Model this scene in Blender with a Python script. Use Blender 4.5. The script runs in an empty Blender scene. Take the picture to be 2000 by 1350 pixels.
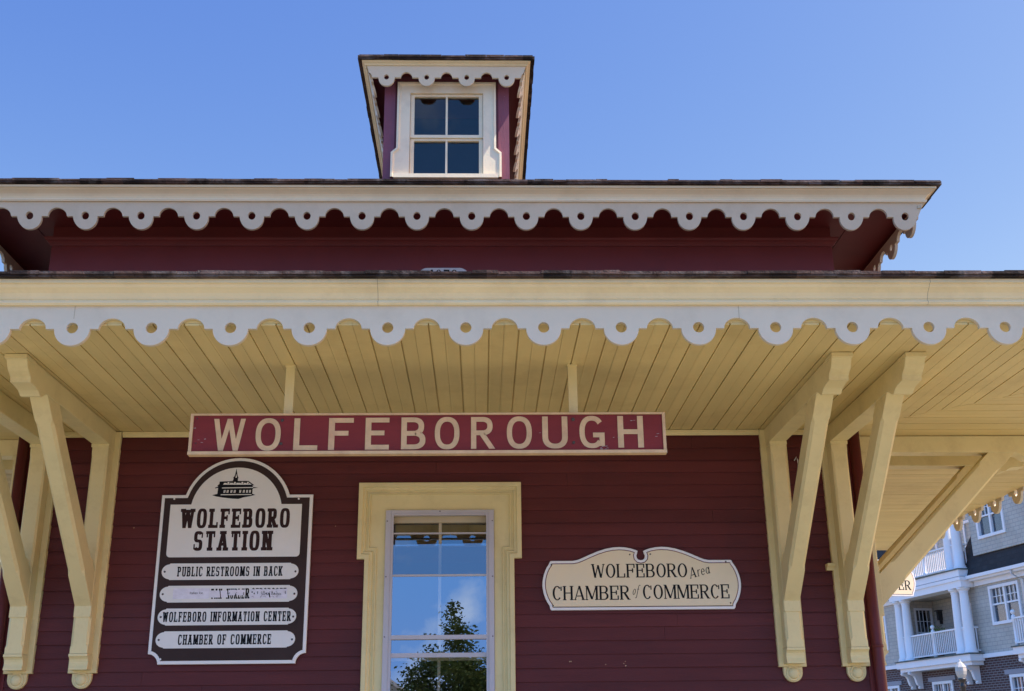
import bpy, math, random
from mathutils import Vector, Matrix
from mathutils.geometry import tessellate_polygon
random.seed(7)
SC = bpy.context.scene
COL = SC.collection
R = math.radians

# ------------------------------------------------------------------ camera
PITCH, ROLL, YAW = R(19.24893422), R(-0.62747511), R(1.60497856)
cp, sp = math.cos(PITCH), math.sin(PITCH)
fw = Vector((math.sin(YAW)*cp, math.cos(YAW)*cp, sp))
rt = Vector((math.cos(YAW), -math.sin(YAW), 0))
up = rt.cross(fw)
r2 = math.cos(ROLL)*rt + math.sin(ROLL)*up
u2 = -math.sin(ROLL)*rt + math.cos(ROLL)*up
cam = bpy.data.cameras.new('camera')
cam.lens = 40.487
cam.sensor_width = 36
cam.clip_start, cam.clip_end = 0.1, 3000
co = bpy.data.objects.new('camera', cam)
COL.objects.link(co)
M = Matrix((r2, u2, -fw)).transposed().to_4x4()
M.translation = Vector((0.308, -9.0, 1.65))
co.matrix_world = M
SC.camera = co

# ------------------------------------------------------------------ sky, sun, exposure
SUN = Vector((1.0, -0.40, 1.85)).normalized()
EL = math.asin(SUN.z)
AZ = math.atan2(SUN.x, SUN.y)
w = bpy.data.worlds.new('World')
SC.world = w
w.use_nodes = True
nt = w.node_tree
nt.nodes.clear()
N, L = nt.nodes, nt.links
out = N.new('ShaderNodeOutputWorld')
bg = N.new('ShaderNodeBackground')
bg.inputs[1].default_value = 0.12
sky = N.new('ShaderNodeTexSky')
sky.sky_type = 'NISHITA'
sky.sun_disc = False
sky.sun_elevation = EL
sky.sun_rotation = AZ
sky.air_density = 1.0
sky.dust_density = 1.0
sky.ozone_density = 6.0
# the sky's own colour, graded deeper away from the sun and paler toward it, as in the photograph
gs = N.new('ShaderNodeSeparateColor'); L.new(sky.outputs[0], gs.inputs[0])
gc = N.new('ShaderNodeCombineColor')
for i_, (g_, k_) in enumerate(((2.0, 1.08), (1.5, 0.815), (0.58, 2.02))):
    pw = N.new('ShaderNodeMath'); pw.operation = 'POWER'; pw.inputs[1].default_value = g_
    ml = N.new('ShaderNodeMath'); ml.operation = 'MULTIPLY'; ml.inputs[1].default_value = k_
    L.new(gs.outputs[i_], pw.inputs[0]); L.new(pw.outputs[0], ml.inputs[0]); L.new(ml.outputs[0], gc.inputs[i_])
# brighter blue mixed into the out-of-view sky half as added fill light
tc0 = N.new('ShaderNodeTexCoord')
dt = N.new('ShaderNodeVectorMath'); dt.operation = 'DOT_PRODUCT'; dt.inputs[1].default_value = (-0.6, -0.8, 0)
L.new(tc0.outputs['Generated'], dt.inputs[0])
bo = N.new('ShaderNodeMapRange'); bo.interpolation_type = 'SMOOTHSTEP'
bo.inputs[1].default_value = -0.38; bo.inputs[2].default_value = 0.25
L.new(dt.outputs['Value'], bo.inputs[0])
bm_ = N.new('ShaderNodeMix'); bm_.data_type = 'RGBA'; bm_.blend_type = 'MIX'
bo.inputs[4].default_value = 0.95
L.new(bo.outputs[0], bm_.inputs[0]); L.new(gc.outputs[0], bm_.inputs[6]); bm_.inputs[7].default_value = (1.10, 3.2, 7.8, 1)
# a few fair-weather clouds low in the sky on the street side, behind the camera
tc = N.new('ShaderNodeTexCoord')
sep = N.new('ShaderNodeSeparateXYZ')
L.new(tc.outputs['Generated'], sep.inputs[0])
noi = N.new('ShaderNodeTexNoise')
noi.inputs['Scale'].default_value = 7.0
noi.inputs['Detail'].default_value = 7
noi.inputs['Roughness'].default_value = 0.55
L.new(tc.outputs['Generated'], noi.inputs[0])
rmp = N.new('ShaderNodeMapRange')
rmp.inputs[1].default_value = 0.56
rmp.inputs[2].default_value = 0.72
L.new(noi.outputs[0], rmp.inputs[0])
back = N.new('ShaderNodeMapRange')
back.inputs[1].default_value = -0.35
back.inputs[2].default_value = -0.6
L.new(sep.outputs[1], back.inputs[0])
mul = N.new('ShaderNodeMath'); mul.operation = 'MULTIPLY'
L.new(rmp.outputs[0], mul.inputs[0]); L.new(back.outputs[0], mul.inputs[1])
mx = N.new('ShaderNodeMix'); mx.data_type = 'RGBA'
L.new(mul.outputs[0], mx.inputs[0])
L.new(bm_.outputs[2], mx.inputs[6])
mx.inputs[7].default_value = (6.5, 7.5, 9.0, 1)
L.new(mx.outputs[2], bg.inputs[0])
L.new(bg.outputs[0], out.inputs[0])

sl = bpy.data.lights.new('sun', 'SUN')
sl.energy = 4.8
sl.angle = R(0.53)
sl.color = (1.0, 0.95, 0.86)
so = bpy.data.objects.new('sun', sl)
COL.objects.link(so)
so.rotation_mode = 'QUATERNION'
so.rotation_quaternion = SUN.to_track_quat('Z', 'Y')
so.location = (20, -5, 30)
SC.view_settings.view_transform = 'Standard'
SC.view_settings.look = 'None'
SC.view_settings.gamma = 1
SC.view_settings.exposure = 0.72

# ------------------------------------------------------------------ materials
def new_mat(name):
    m = bpy.data.materials.new(name)
    m.use_nodes = True
    b = m.node_tree.nodes['Principled BSDF']
    return m, m.node_tree.nodes, m.node_tree.links, b

def paint(name, col, rough=0.55, var=0.10, scale=(3, 3, 3), bump=0.08, bscale=60.0, dirt=None, dirt_amt=0.0, dirt_scale=2.5,
          peel=None, peel_amt=0.0, cell=None, cell_var=0.0, spec=0.3, grain=None):
    """weathered paint: broad colour drift, brush/grain bump, dirt blotches, optional flakes, optional tone per board"""
    m, N, L, b = new_mat(name)
    tc = N.new('ShaderNodeTexCoord')
    mp = N.new('ShaderNodeMapping'); mp.inputs['Scale'].default_value = scale
    L.new(tc.outputs['Object'], mp.inputs[0])
    n1 = N.new('ShaderNodeTexNoise'); n1.inputs['Scale'].default_value = 1.0; n1.inputs['Detail'].default_value = 6
    n1.inputs['Roughness'].default_value = 0.65
    L.new(mp.outputs[0], n1.inputs[0])
    mr = N.new('ShaderNodeMapRange'); mr.inputs[1].default_value = 0.3; mr.inputs[2].default_value = 0.7
    mr.inputs[3].default_value = 1 - var; mr.inputs[4].default_value = 1 + var
    L.new(n1.outputs[0], mr.inputs[0])
    fac = mr.outputs[0]
    if cell:
        axis, size = cell
        sx = N.new('ShaderNodeSeparateXYZ'); L.new(tc.outputs['Object'], sx.inputs[0])
        dv = N.new('ShaderNodeMath'); dv.operation = 'DIVIDE'; dv.inputs[1].default_value = size
        L.new(sx.outputs[axis], dv.inputs[0])
        fl = N.new('ShaderNodeMath'); fl.operation = 'FLOOR'; L.new(dv.outputs[0], fl.inputs[0])
        wn = N.new('ShaderNodeTexWhiteNoise'); wn.noise_dimensions = '1D'; L.new(fl.outputs[0], wn.inputs['W'])
        m2 = N.new('ShaderNodeMapRange'); m2.inputs[3].default_value = 1 - cell_var; m2.inputs[4].default_value = 1 + cell_var
        L.new(wn.outputs[0], m2.inputs[0])
        mm = N.new('ShaderNodeMath'); mm.operation = 'MULTIPLY'
        L.new(fac, mm.inputs[0]); L.new(m2.outputs[0], mm.inputs[1]); fac = mm.outputs[0]
    vm = N.new('ShaderNodeVectorMath'); vm.operation = 'SCALE'; vm.inputs[0].default_value = col
    L.new(fac, vm.inputs['Scale'])
    cur = vm.outputs[0]
    def overlay(cur, noise_scale, lo, hi, colour, amt, stretch=None):
        n = N.new('ShaderNodeTexNoise'); n.inputs['Scale'].default_value = noise_scale; n.inputs['Detail'].default_value = 8
        n.inputs['Roughness'].default_value = 0.7
        if stretch:
            q = N.new('ShaderNodeMapping'); q.inputs['Scale'].default_value = stretch
            L.new(tc.outputs['Object'], q.inputs[0]); L.new(q.outputs[0], n.inputs[0])
        else:
            L.new(tc.outputs['Object'], n.inputs[0])
        r = N.new('ShaderNodeMapRange'); r.inputs[1].default_value = lo; r.inputs[2].default_value = hi
        r.inputs[4].default_value = amt
        L.new(n.outputs[0], r.inputs[0])
        x = N.new('ShaderNodeMix'); x.data_type = 'RGBA'
        L.new(r.outputs[0], x.inputs[0]); L.new(cur, x.inputs[6]); x.inputs[7].default_value = (*colour, 1)
        return x.outputs[2]
    if dirt: cur = overlay(cur, dirt_scale, 0.5, 0.75, dirt, dirt_amt)
    if peel: cur = overlay(cur, 26, 0.68, 0.70, peel, peel_amt)
    L.new(cur, b.inputs['Base Color'])
    b.inputs['Roughness'].default_value = rough
    b.inputs['Specular IOR Level'].default_value = spec
    nb = N.new('ShaderNodeTexNoise'); nb.inputs['Scale'].default_value = bscale; nb.inputs['Detail'].default_value = 4
    if grain:
        q = N.new('ShaderNodeMapping'); q.inputs['Scale'].default_value = grain
        L.new(tc.outputs['Object'], q.inputs[0]); L.new(q.outputs[0], nb.inputs[0])
    else:
        L.new(tc.outputs['Object'], nb.inputs[0])
    bp = N.new('ShaderNodeBump'); bp.inputs['Strength'].default_value = bump; bp.inputs['Distance'].default_value = 0.01
    L.new(nb.outputs[0], bp.inputs['Height']); L.new(bp.outputs[0], b.inputs['Normal'])
    return m

def glass(name, refl, tint=(0.75, 0.8, 0.85), wave=0.0, top=1.0):
    m, N, L, b = new_mat(name)
    N.remove(b)
    o = N['Material Output']
    gl = N.new('ShaderNodeBsdfGlossy'); gl.inputs['Roughness'].default_value = 0.0
    gl.inputs['Color'].default_value = (0.92, 0.95, 1, 1)
    tr = N.new('ShaderNodeBsdfTransparent'); tr.inputs[0].default_value = (*tint, 1)
    fr = N.new('ShaderNodeLayerWeight'); fr.inputs['Blend'].default_value = 0.25
    mr = N.new('ShaderNodeMapRange'); mr.inputs[3].default_value = refl; mr.inputs[4].default_value = top
    L.new(fr.outputs['Fresnel'], mr.inputs[0])
    mr.inputs[1].default_value = 0.05
    mx = N.new('ShaderNodeMixShader')
    L.new(mr.outputs[0], mx.inputs[0]); L.new(tr.outputs[0], mx.inputs[1]); L.new(gl.outputs[0], mx.inputs[2])
    L.new(mx.outputs[0], o.inputs[0])
    if wave:
        tc = N.new('ShaderNodeTexCoord')
        n = N.new('ShaderNodeTexNoise'); n.inputs['Scale'].default_value = 2.2; n.inputs['Detail'].default_value = 1
        L.new(tc.outputs['Object'], n.inputs[0])
        bp = N.new('ShaderNodeBump'); bp.inputs['Strength'].default_value = wave; bp.inputs['Distance'].default_value = 0.02
        L.new(n.outputs[0], bp.inputs['Height']); L.new(bp.outputs[0], gl.inputs['Normal'])
    return m

CREAM = paint('cream_paint', (0.76, 0.65, 0.335), 0.5, 0.07, (1.5, 1.5, 1.5), 0.10, 45, dirt=(0.46, 0.36, 0.17), dirt_amt=0.40, dirt_scale=4, grain=(5, 5, 0.7))
CEIL = paint('ceiling_paint', (0.72, 0.575, 0.255), 0.55, 0.05, (6, 1.0, 3), 0.06, 60, dirt=(0.46, 0.33, 0.13), dirt_amt=0.45, dirt_scale=1.6, cell=(0, 0.0915), cell_var=0.055, grain=(6, 0.5, 1))
CEIL_SIDE = paint('side_ceiling_paint', (0.72, 0.575, 0.255), 0.55, 0.05, (1.0, 6, 3), 0.06, 60, dirt=(0.46, 0.33, 0.13), dirt_amt=0.45, dirt_scale=1.6, cell=(1, 0.0915), cell_var=0.055, grain=(0.5, 6, 1))
WHITE = paint('valance_paint', (0.67, 0.60, 0.45), 0.5, 0.05, (2, 2, 2), 0.10, 50, dirt=(0.42, 0.36, 0.25), dirt_amt=0.30, dirt_scale=3.5)
EAVECROWN = paint('eave_crown_paint', (0.82, 0.71, 0.48), 0.5, 0.05, (1.2, 2, 2), 0.08, 50, dirt=(0.58, 0.48, 0.30), dirt_amt=0.35, dirt_scale=2.2)
CROWN = paint('crown_paint', (0.80, 0.68, 0.41), 0.5, 0.05, (1.2, 2, 2), 0.08, 50, dirt=(0.42, 0.33, 0.18), dirt_amt=0.35, dirt_scale=2.2)
RED = paint('red_clapboard_paint', (0.115, 0.027, 0.026), 0.5, 0.14, (1.2, 3, 14), 0.16, 50, dirt=(0.075, 0.026, 0.028), dirt_amt=0.6, dirt_scale=1.8, cell=(2, 0.1), cell_var=0.13, spec=0.2, grain=(0.5, 4, 4),
            peel=(0.45, 0.40, 0.34), peel_amt=0.0)
FRIEZE = paint('red_frieze_paint', (0.175, 0.032, 0.030), 0.5, 0.08, (1.5, 1.5, 1.5), 0.10, 40, dirt=(0.06, 0.02, 0.022), dirt_amt=0.3, grain=(0.4, 3, 3))
PEELRED = paint('peeling_red_paint', (0.19, 0.06, 0.085), 0.55, 0.12, (4, 4, 4), 0.2, 50, peel=(0.6, 0.55, 0.52), peel_amt=0.85, grain=(3, 3, 0.4))
CASING = paint('casing_paint', (0.78, 0.68, 0.48), 0.5, 0.05, (3, 3, 1.5), 0.12, 50, dirt=(0.45, 0.38, 0.27), dirt_amt=0.35, dirt_scale=5)
METAL = paint('storm_frame_paint', (0.52, 0.50, 0.53), 0.4, 0.04, (4, 4, 2), 0.04, 70, dirt=(0.34, 0.32, 0.33), dirt_amt=0.3, spec=0.5)
SASH = paint('sash_paint', (0.60, 0.50, 0.32), 0.5, 0.05)
DARKROOM = paint('dark_room', (0.035, 0.033, 0.03), 0.8, 0.2)  # near-black: the shade of unlit rooms put into the colour
EDGE = paint('shingle_edge', (0.050, 0.030, 0.024), 0.85, 0.6, (14, 14, 40), 0.5, 60, dirt=(0.30, 0.27, 0.25), dirt_amt=0.55, dirt_scale=4.5, cell=(0, 0.17), cell_var=0.7)
SHINGLE = paint('roof_shingle', (0.052, 0.036, 0.030), 0.85, 0.35, (9, 9, 20), 0.5, 60, dirt=(0.20, 0.17, 0.16), dirt_amt=0.5, dirt_scale=6, cell=(0, 0.21), cell_var=0.45)
PANE = glass('window_glass', 0.37, wave=0.035)
PANE2 = glass('dormer_glass', 0.05, wave=0.05)
PANE3 = glass('apartment_glass', 0.10, tint=(0.6, 0.65, 0.7), top=0.30)
PANE4 = glass('inner_glass', 0.22)
PANE5 = glass('upper_glass', 0.22, tint=(0.6, 0.65, 0.7), wave=0.02)
SIGNWHITE = paint('sign_white', (0.80, 0.79, 0.75), 0.4, 0.04, (3, 3, 3), 0.03, 30, dirt=(0.62, 0.60, 0.57), dirt_amt=0.25)
SIGNEDGE = paint('sign_edge_white', (0.84, 0.83, 0.80), 0.4, 0.03, (3, 3, 3), 0.03, 30)
SIGNBROWN = paint('sign_brown', (0.048, 0.030, 0.027), 0.5, 0.15, (4, 4, 4), 0.03, 30, dirt=(0.062, 0.044, 0.042), dirt_amt=0.4, spec=0.12)
SIGNTEXT = paint('sign_brown_lettering', (0.040, 0.021, 0.020), 0.6, 0.1, spec=0.08)
BLACK = paint('black_lettering', (0.012, 0.013, 0.016), 0.6, 0.1, spec=0.08)
TAPE = paint('tape_strip', (0.76, 0.74, 0.82), 0.35, 0.12, (18, 4, 30), 0.02, 30)
SCREW = paint('screw_head', (0.09, 0.08, 0.075), 0.6, 0.1, spec=0.1)
TAN = paint('tan_sign_face', (0.84, 0.71, 0.47), 0.4, 0.04, (4, 4, 4), 0.03, 30, dirt=(0.66, 0.58, 0.45), dirt_amt=0.35, dirt_scale=4, spec=0.3)
SIGNLINE = paint('sign_pinstripe', (0.13, 0.02, 0.025), 0.4, 0.05)
BOARDRED = paint('name_board_red', (0.225, 0.036, 0.036), 0.55, 0.14, (1.2, 4, 6), 0.12, 40, dirt=(0.14, 0.025, 0.028), dirt_amt=0.4, spec=0.15, grain=(0.6, 4, 4))
BOARDCREAM = paint('name_board_cream', (0.70, 0.49, 0.27), 0.6, 0.14, (9, 6, 9), 0.15, 60, dirt=(0.55, 0.24, 0.17), dirt_amt=0.5, dirt_scale=4, grain=(2, 4, 4))
CHIP = paint('bare_chip', (0.42, 0.36, 0.34), 0.6, 0.2)
JOINT = paint('board_gap', (0.40, 0.34, 0.22), 0.8, 0.2)
PLAQUE = paint('plaque_white', (0.62, 0.62, 0.60), 0.4, 0.05)
DOWN = paint('downpipe_red', (0.115, 0.020, 0.022), 0.4, 0.08)
BLACKMETAL = paint('black_metal', (0.02, 0.02, 0.022), 0.4, 0.1, spec=0.5)
LAMPGLASS = paint('lamp_glass', (0.42, 0.42, 0.40), 0.25, 0.08, (8, 8, 8), 0.02, 20, spec=0.5)
APTWHITE = paint('apartment_trim', (0.80, 0.80, 0.82), 0.5, 0.04, (1, 1, 1), 0.03, 20)
FOLI = paint('foliage', (0.105, 0.150, 0.045), 0.6, 0.5, (0.9, 0.9, 0.9), 0.0, 10)
FOLI2 = paint('dark_foliage', (0.045, 0.075, 0.022), 0.6, 0.45, (0.9, 0.9, 0.9), 0.0, 10)
BARK = paint('bark', (0.10, 0.075, 0.055), 0.9, 0.3, (6, 6, 2), 0.6, 20)
TERRA = paint('terracotta', (0.35, 0.14, 0.07), 0.7, 0.1)
HOUSEWHITE = paint('house_siding', (0.62, 0.62, 0.60), 0.6, 0.06, (1, 1, 8), 0.05, 20)

def masonry(name, c1, c2, mortar, bw, bh, msize, bump, off=0.5):
    m, N, L, b = new_mat(name)
    tc = N.new('ShaderNodeTexCoord')
    sx = N.new('ShaderNodeSeparateXYZ'); L.new(tc.outputs['Object'], sx.inputs[0])
    ad = N.new('ShaderNodeMath'); ad.operation = 'ADD'; L.new(sx.outputs[0], ad.inputs[0]); L.new(sx.outputs[1], ad.inputs[1])
    cx = N.new('ShaderNodeCombineXYZ'); L.new(ad.outputs[0], cx.inputs[0]); L.new(sx.outputs[2], cx.inputs[1])
    br = N.new('ShaderNodeTexBrick')
    br.inputs['Scale'].default_value = 1
    br.inputs['Brick Width'].default_value = bw; br.inputs['Row Height'].default_value = bh
    br.inputs['Mortar Size'].default_value = msize; br.inputs['Mortar Smooth'].default_value = 0.1
    br.offset = off
    br.inputs['Color1'].default_value = (*c1, 1); br.inputs['Color2'].default_value = (*c2, 1); br.inputs['Mortar'].default_value = (*mortar, 1)
    L.new(cx.outputs[0], br.inputs[0])
    n = N.new('ShaderNodeTexNoise'); n.inputs['Scale'].default_value = 1.4; n.inputs['Detail'].default_value = 5
    L.new(tc.outputs['Object'], n.inputs[0])
    mr = N.new('ShaderNodeMapRange'); mr.inputs[3].default_value = 0.75; mr.inputs[4].default_value = 1.25
    L.new(n.outputs[0], mr.inputs[0])
    vm = N.new('ShaderNodeVectorMath'); vm.operation = 'SCALE'
    L.new(br.outputs[0], vm.inputs[0]); L.new(mr.outputs[0], vm.inputs['Scale'])
    L.new(vm.outputs[0], b.inputs['Base Color'])
    b.inputs['Roughness'].default_value = 0.85
    bp = N.new('ShaderNodeBump'); bp.inputs['Strength'].default_value = bump; bp.inputs['Distance'].default_value = 0.02; bp.invert = True
    L.new(br.outputs['Fac'], bp.inputs['Height']); L.new(bp.outputs[0], b.inputs['Normal'])
    return m
BRICK = masonry('brick', (0.090, 0.038, 0.034), (0.058, 0.026, 0.027), (0.20, 0.19, 0.19), 0.24, 0.09, 0.013, 0.5)
APTSIDE = masonry('shingle_siding', (0.50, 0.465, 0.405), (0.45, 0.42, 0.37), (0.29, 0.285, 0.28), 0.30, 0.145, 0.0075, 0.5, off=0.37)
APTROOF = masonry('dark_roof_shingle', (0.018, 0.017, 0.019), (0.030, 0.028, 0.030), (0.018, 0.018, 0.02), 0.30, 0.17, 0.014, 0.6)
PAVING = paint('paving', (0.215, 0.205, 0.155), 0.9, 0.12, (0.6, 0.6, 0.6), 0.3, 40, dirt=(0.17, 0.16, 0.12), dirt_amt=0.4, dirt_scale=0.5)
ASPHALT = paint('asphalt', (0.06, 0.06, 0.062), 0.9, 0.15, (1, 1, 1), 0.4, 80)

# ------------------------------------------------------------------ mesh helpers
class MB:
    def __init__(s): s.v = []; s.f = []; s.smooth = set()
    def add(s, vs, fs, smooth=False):
        o = len(s.v); s.v += [tuple(v) for v in vs]
        for f in fs:
            if smooth: s.smooth.add(len(s.f))
            s.f.append([i + o for i in f])
    def box(s, x0, x1, y0, y1, z0, z1):
        if x0 > x1: x0, x1 = x1, x0
        if y0 > y1: y0, y1 = y1, y0
        if z0 > z1: z0, z1 = z1, z0
        s.add([(x0, y0, z0), (x1, y0, z0), (x1, y1, z0), (x0, y1, z0), (x0, y0, z1), (x1, y0, z1), (x1, y1, z1), (x0, y1, z1)],
              [(3, 2, 1, 0), (4, 5, 6, 7), (0, 1, 5, 4), (1, 2, 6, 5), (2, 3, 7, 6), (3, 0, 4, 7)])
        return s
    def prism(s, poly, a, b, mp, bev=0.0):
        """extrude a 2D polygon (u, v) along w from a to b; mp(u, v, w) gives the point"""
        n = len(poly)
        area = sum(poly[i][0]*poly[(i+1) % n][1] - poly[(i+1) % n][0]*poly[i][1] for i in range(n))
        if area < 0: poly = poly[::-1]
        tri = tessellate_polygon([[Vector((p[0], p[1], 0)) for p in poly]])
        if bev > 0:
            inn = inset(poly, bev); sg = 1 if b > a else -1
            rings = [(inn, a), (poly, a + sg*bev), (poly, b - sg*bev), (inn, b)]
        else:
            rings = [(poly, a), (poly, b)]
        vs = []
        for pl, ww in rings: vs += [mp(p[0], p[1], ww) for p in pl]
        fs = []
        for k in range(len(rings)-1):
            for i in range(n):
                j = (i+1) % n
                fs.append((k*n+i, k*n+j, (k+1)*n+j, (k+1)*n+i))
        fs += [tuple(t) for t in tri]
        o = (len(rings)-1)*n
        fs += [tuple(i+o for i in t) for t in tri]
        s.add(vs, fs)
        return s
    def loft(s, rings, closed=True, smooth=False, cap=False):
        n = len(rings[0]); vs = [p for r in rings for p in r]; fs = []
        for k in range(len(rings)-1):
            for i in range(n if closed else n-1):
                j = (i+1) % n
                fs.append((k*n+i, k*n+j, (k+1)*n+j, (k+1)*n+i))
        if cap:
            fs.append(tuple(range(n))); fs.append(tuple((len(rings)-1)*n+i for i in range(n)))
        s.add(vs, fs, smooth)
        return s
    def lathe(s, prof, c, seg=20, axis='z', smooth=True):
        rings = []
        for r_, h in prof:
            ring = []
            for i in range(seg):
                a = 2*math.pi*i/seg
                if axis == 'z': ring.append((c[0]+r_*math.cos(a), c[1]+r_*math.sin(a), c[2]+h))
                else: ring.append((c[0]+r_*math.cos(a), c[1]+h, c[2]+r_*math.sin(a)))
            rings.append(ring)
        return s.loft(rings, True, smooth, True)
    def tube(s, pts, r_, seg=8):
        rings = []
        for i, p in enumerate(pts):
            p = Vector(p); t = (Vector(pts[min(i+1, len(pts)-1)]) - Vector(pts[max(i-1, 0)])).normalized()
            a = t.orthogonal().normalized() if abs(t.z) < 0.99 else Vector((1, 0, 0))
            b_ = t.cross(a)
            rr = r_[i] if isinstance(r_, (list, tuple)) else r_
            rings.append([tuple(p + rr*(math.cos(2*math.pi*k/seg)*a + math.sin(2*math.pi*k/seg)*b_)) for k in range(seg)])
        return s.loft(rings, True, True, True)
    def build(s, name, mat, parent=None, recalc=True, **props):
        me = bpy.data.meshes.new(name)
        me.from_pydata(s.v, [], s.f)
        if s.smooth:
            for i in s.smooth: me.polygons[i].use_smooth = True
        if recalc:
            import bmesh
            bm = bmesh.new(); bm.from_mesh(me)
            bmesh.ops.recalc_face_normals(bm, faces=bm.faces)
            bm.to_mesh(me); bm.free()
        me.materials.append(mat)
        o = bpy.data.objects.new(name, me)
        COL.objects.link(o)
        if parent is not None: o.parent = parent
        for k, v in props.items(): o[k] = v
        return o

def inset(poly, d):
    n = len(poly); res = []
    for i in range(n):
        p0, p1, p2 = Vector(poly[i-1][:2]), Vector(poly[i][:2]), Vector(poly[(i+1) % n][:2])
        e1 = (p1-p0); e2 = (p2-p1)
        if e1.length < 1e-9 or e2.length < 1e-9: res.append(tuple(p1)); continue
        e1.normalize(); e2.normalize()
        n1 = Vector((-e1.y, e1.x)); n2 = Vector((-e2.y, e2.x))
        k = 1 + n1.dot(n2)
        m_ = (n1+n2)/max(k, 0.35)
        res.append((p1.x + m_.x*d, p1.y + m_.y*d))
    return res

def ccw(poly):
    n = len(poly)
    a = sum(poly[i][0]*poly[(i+1) % n][1] - poly[(i+1) % n][0]*poly[i][1] for i in range(n))
    return poly if a > 0 else poly[::-1]

def empty(name, loc=(0, 0, 0), rz=0.0, **props):
    o = bpy.data.objects.new(name, None)
    COL.objects.link(o); o.location = loc; o.rotation_euler = (0, 0, rz)
    o.empty_display_size = 0.3
    for k, v in props.items(): o[k] = v
    return o
def copy_tree(o, parent=None):
    c = o.copy(); COL.objects.link(c)
    if parent is not None: c.parent = parent
    for ch in list(o.children): copy_tree(ch, c)
    return c
XZ = lambda u, v, w_: (u, w_, v)          # polygon in the facade plane, extruded along y

def ring_profile(mb, prof, hx, y0, y1, closed=False):
    """profile (e, z) swept round the rectangle |x|<=hx, y0..y1 with mitred corners"""
    rings = []
    for e, z in prof:
        rings.append([(-hx-e, y0-e, z), (hx+e, y0-e, z), (hx+e, y1+e, z), (-hx-e, y1+e, z)])
    if closed: rings.append(rings[0])
    mb.loft(rings, True)
    return mb

# ------------------------------------------------------------------ ground
mb = MB(); mb.add([(-1500, -1500, 0), (1500, -1500, 0), (1500, 1500, 0), (-1500, 1500, 0)], [(0, 1, 2, 3)])
mb.build('ground', PAVING, kind='structure')
mb = MB(); mb.add([(-60, -34, 0.004), (60, -34, 0.004), (60, -24, 0.004), (-60, -24, 0.004)], [(0, 1, 2, 3)])
mb.build('road', ASPHALT, kind='structure')

# ------------------------------------------------------------------ the station
HX, DEP = 3.30, 3.75          # half width and depth of the little building
ZC = 4.062                    # canopy ceiling
OV = 2.5                      # canopy overhang
ST = empty('station_building', (0, 0, 0), 0, label='dark red clapboard station with cream bracketed canopy, scalloped valances and roof dormer', category='station')
WX0, WX1, WZ0, WZ1 = -0.580, 0.540, 0.96, 3.61   # hole in the wall behind the window casing

mb = MB()                       # clapboards and the wall behind them
z = 0.313; k = 0
while z < 4.02:
    segs = [(-HX+0.06, HX-0.06)]
    if z < WZ1 and z + 0.1 > WZ0: segs = [(-HX+0.06, WX0), (WX1, HX-0.06)]
    for a, b in segs:
        cuts = [a]
        x = a + random.uniform(1.0, 3.6)
        while x < b - 0.5:
            cuts.append(x); x += random.uniform(2.2, 4.2)
        cuts.append(b)
        for c0, c1 in zip(cuts, cuts[1:]):
            dy = random.uniform(-0.0015, 0.0015)
            pr = [(-0.019+dy, z), (-0.006+dy, z+0.104), (0.012, z+0.104), (0.012, z)]
            mb.prism(pr, c0+0.0008, c1-0.0008, lambda u, v, w_: (w_, u, v))
    z += 0.1
mb.box(-HX+0.05, WX0, 0.0125, 0.16, 0, 4.06); mb.box(WX1, HX-0.05, 0.0125, 0.16, 0, 4.06)
mb.box(WX0, WX1, 0.0125, 0.16, 0, WZ0); mb.box(WX0, WX1, 0.0125, 0.16, WZ1, 4.06)
mb.build('clapboard_wall', RED, ST)
for sx in (-1, 1):
    mb = MB(); z = 0.313
    while z < 4.0:
        pr = [(0.019, z), (0.006, z+0.104), (-0.012, z+0.104), (-0.012, z)]
        mb.prism(pr, 0.06, DEP-0.06, lambda u, v, w_: (sx*(HX-0.012+u), w_, v)); z += 0.1
    mb.box(sx*(HX-0.16), sx*(HX-0.025), 0.17, DEP-0.01, 0, 4.06)
    mb.build('clapboard_wall', RED, ST)
mb = MB(); mb.box(-HX+0.17, HX-0.17, DEP-0.15, DEP-0.01, 0, 4.06); mb.build('rear_wall', RED, ST)
mb = MB(); rq = random.Random(21)
for x, z_, n_ in ((0.96, 2.26, 2), (1.27, 2.24, 1), (1.36, 2.25, 2), (1.42, 2.23, 1), (-0.86, 3.30, 1), (-2.37, 3.28, 1)):
    for i in range(n_):
        a, h = rq.uniform(0.003, 0.006), rq.uniform(0.002, 0.005); px, pz = x+rq.uniform(-0.03, 0.03), z_+rq.uniform(-0.015, 0.015)
        mb = MB(); mb.add([(px-a, -0.0225, pz-h), (px+a*0.6, -0.0225, pz-h), (px+a, -0.0225, pz+h*0.6), (px-a*0.4, -0.0225, pz+h)], [(0, 1, 2, 3)]); mb.build('paint_chip', BOARDCREAM, ST, recalc=False)
for sx in (-1, 1):              # corner boards
    mb = MB(); mb.box(sx*(HX-0.06), sx*(HX+0.02), -0.022, 0.06, 0, 4.06); mb.build('corner_board', FRIEZE, ST)
    mb = MB(); mb.tube([(sx*(HX+0.008), -0.062, 0.05), (sx*(HX+0.008), -0.062, 4.055)], 0.042, 20)
    d_ = mb.build('downpipe', DOWN, ST)
    for zz in (2.35, 3.3):
        mb = MB(); mb.lathe([(0.0425, -0.012), (0.047, -0.010), (0.047, 0.010), (0.0425, 0.012)], (sx*(HX+0.008), -0.062, zz), 20); mb.build('pipe_strap', DOWN, d_)
mb = MB()
mb.box(-HX+0.2, HX-0.2, 0.17, 2.6, 0, 0.3)
mb.box(-1.2, 1.2, 2.0, 2.03, 0.3, 4.0)
mb.build('room_partition', DARKROOM, ST)

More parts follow.
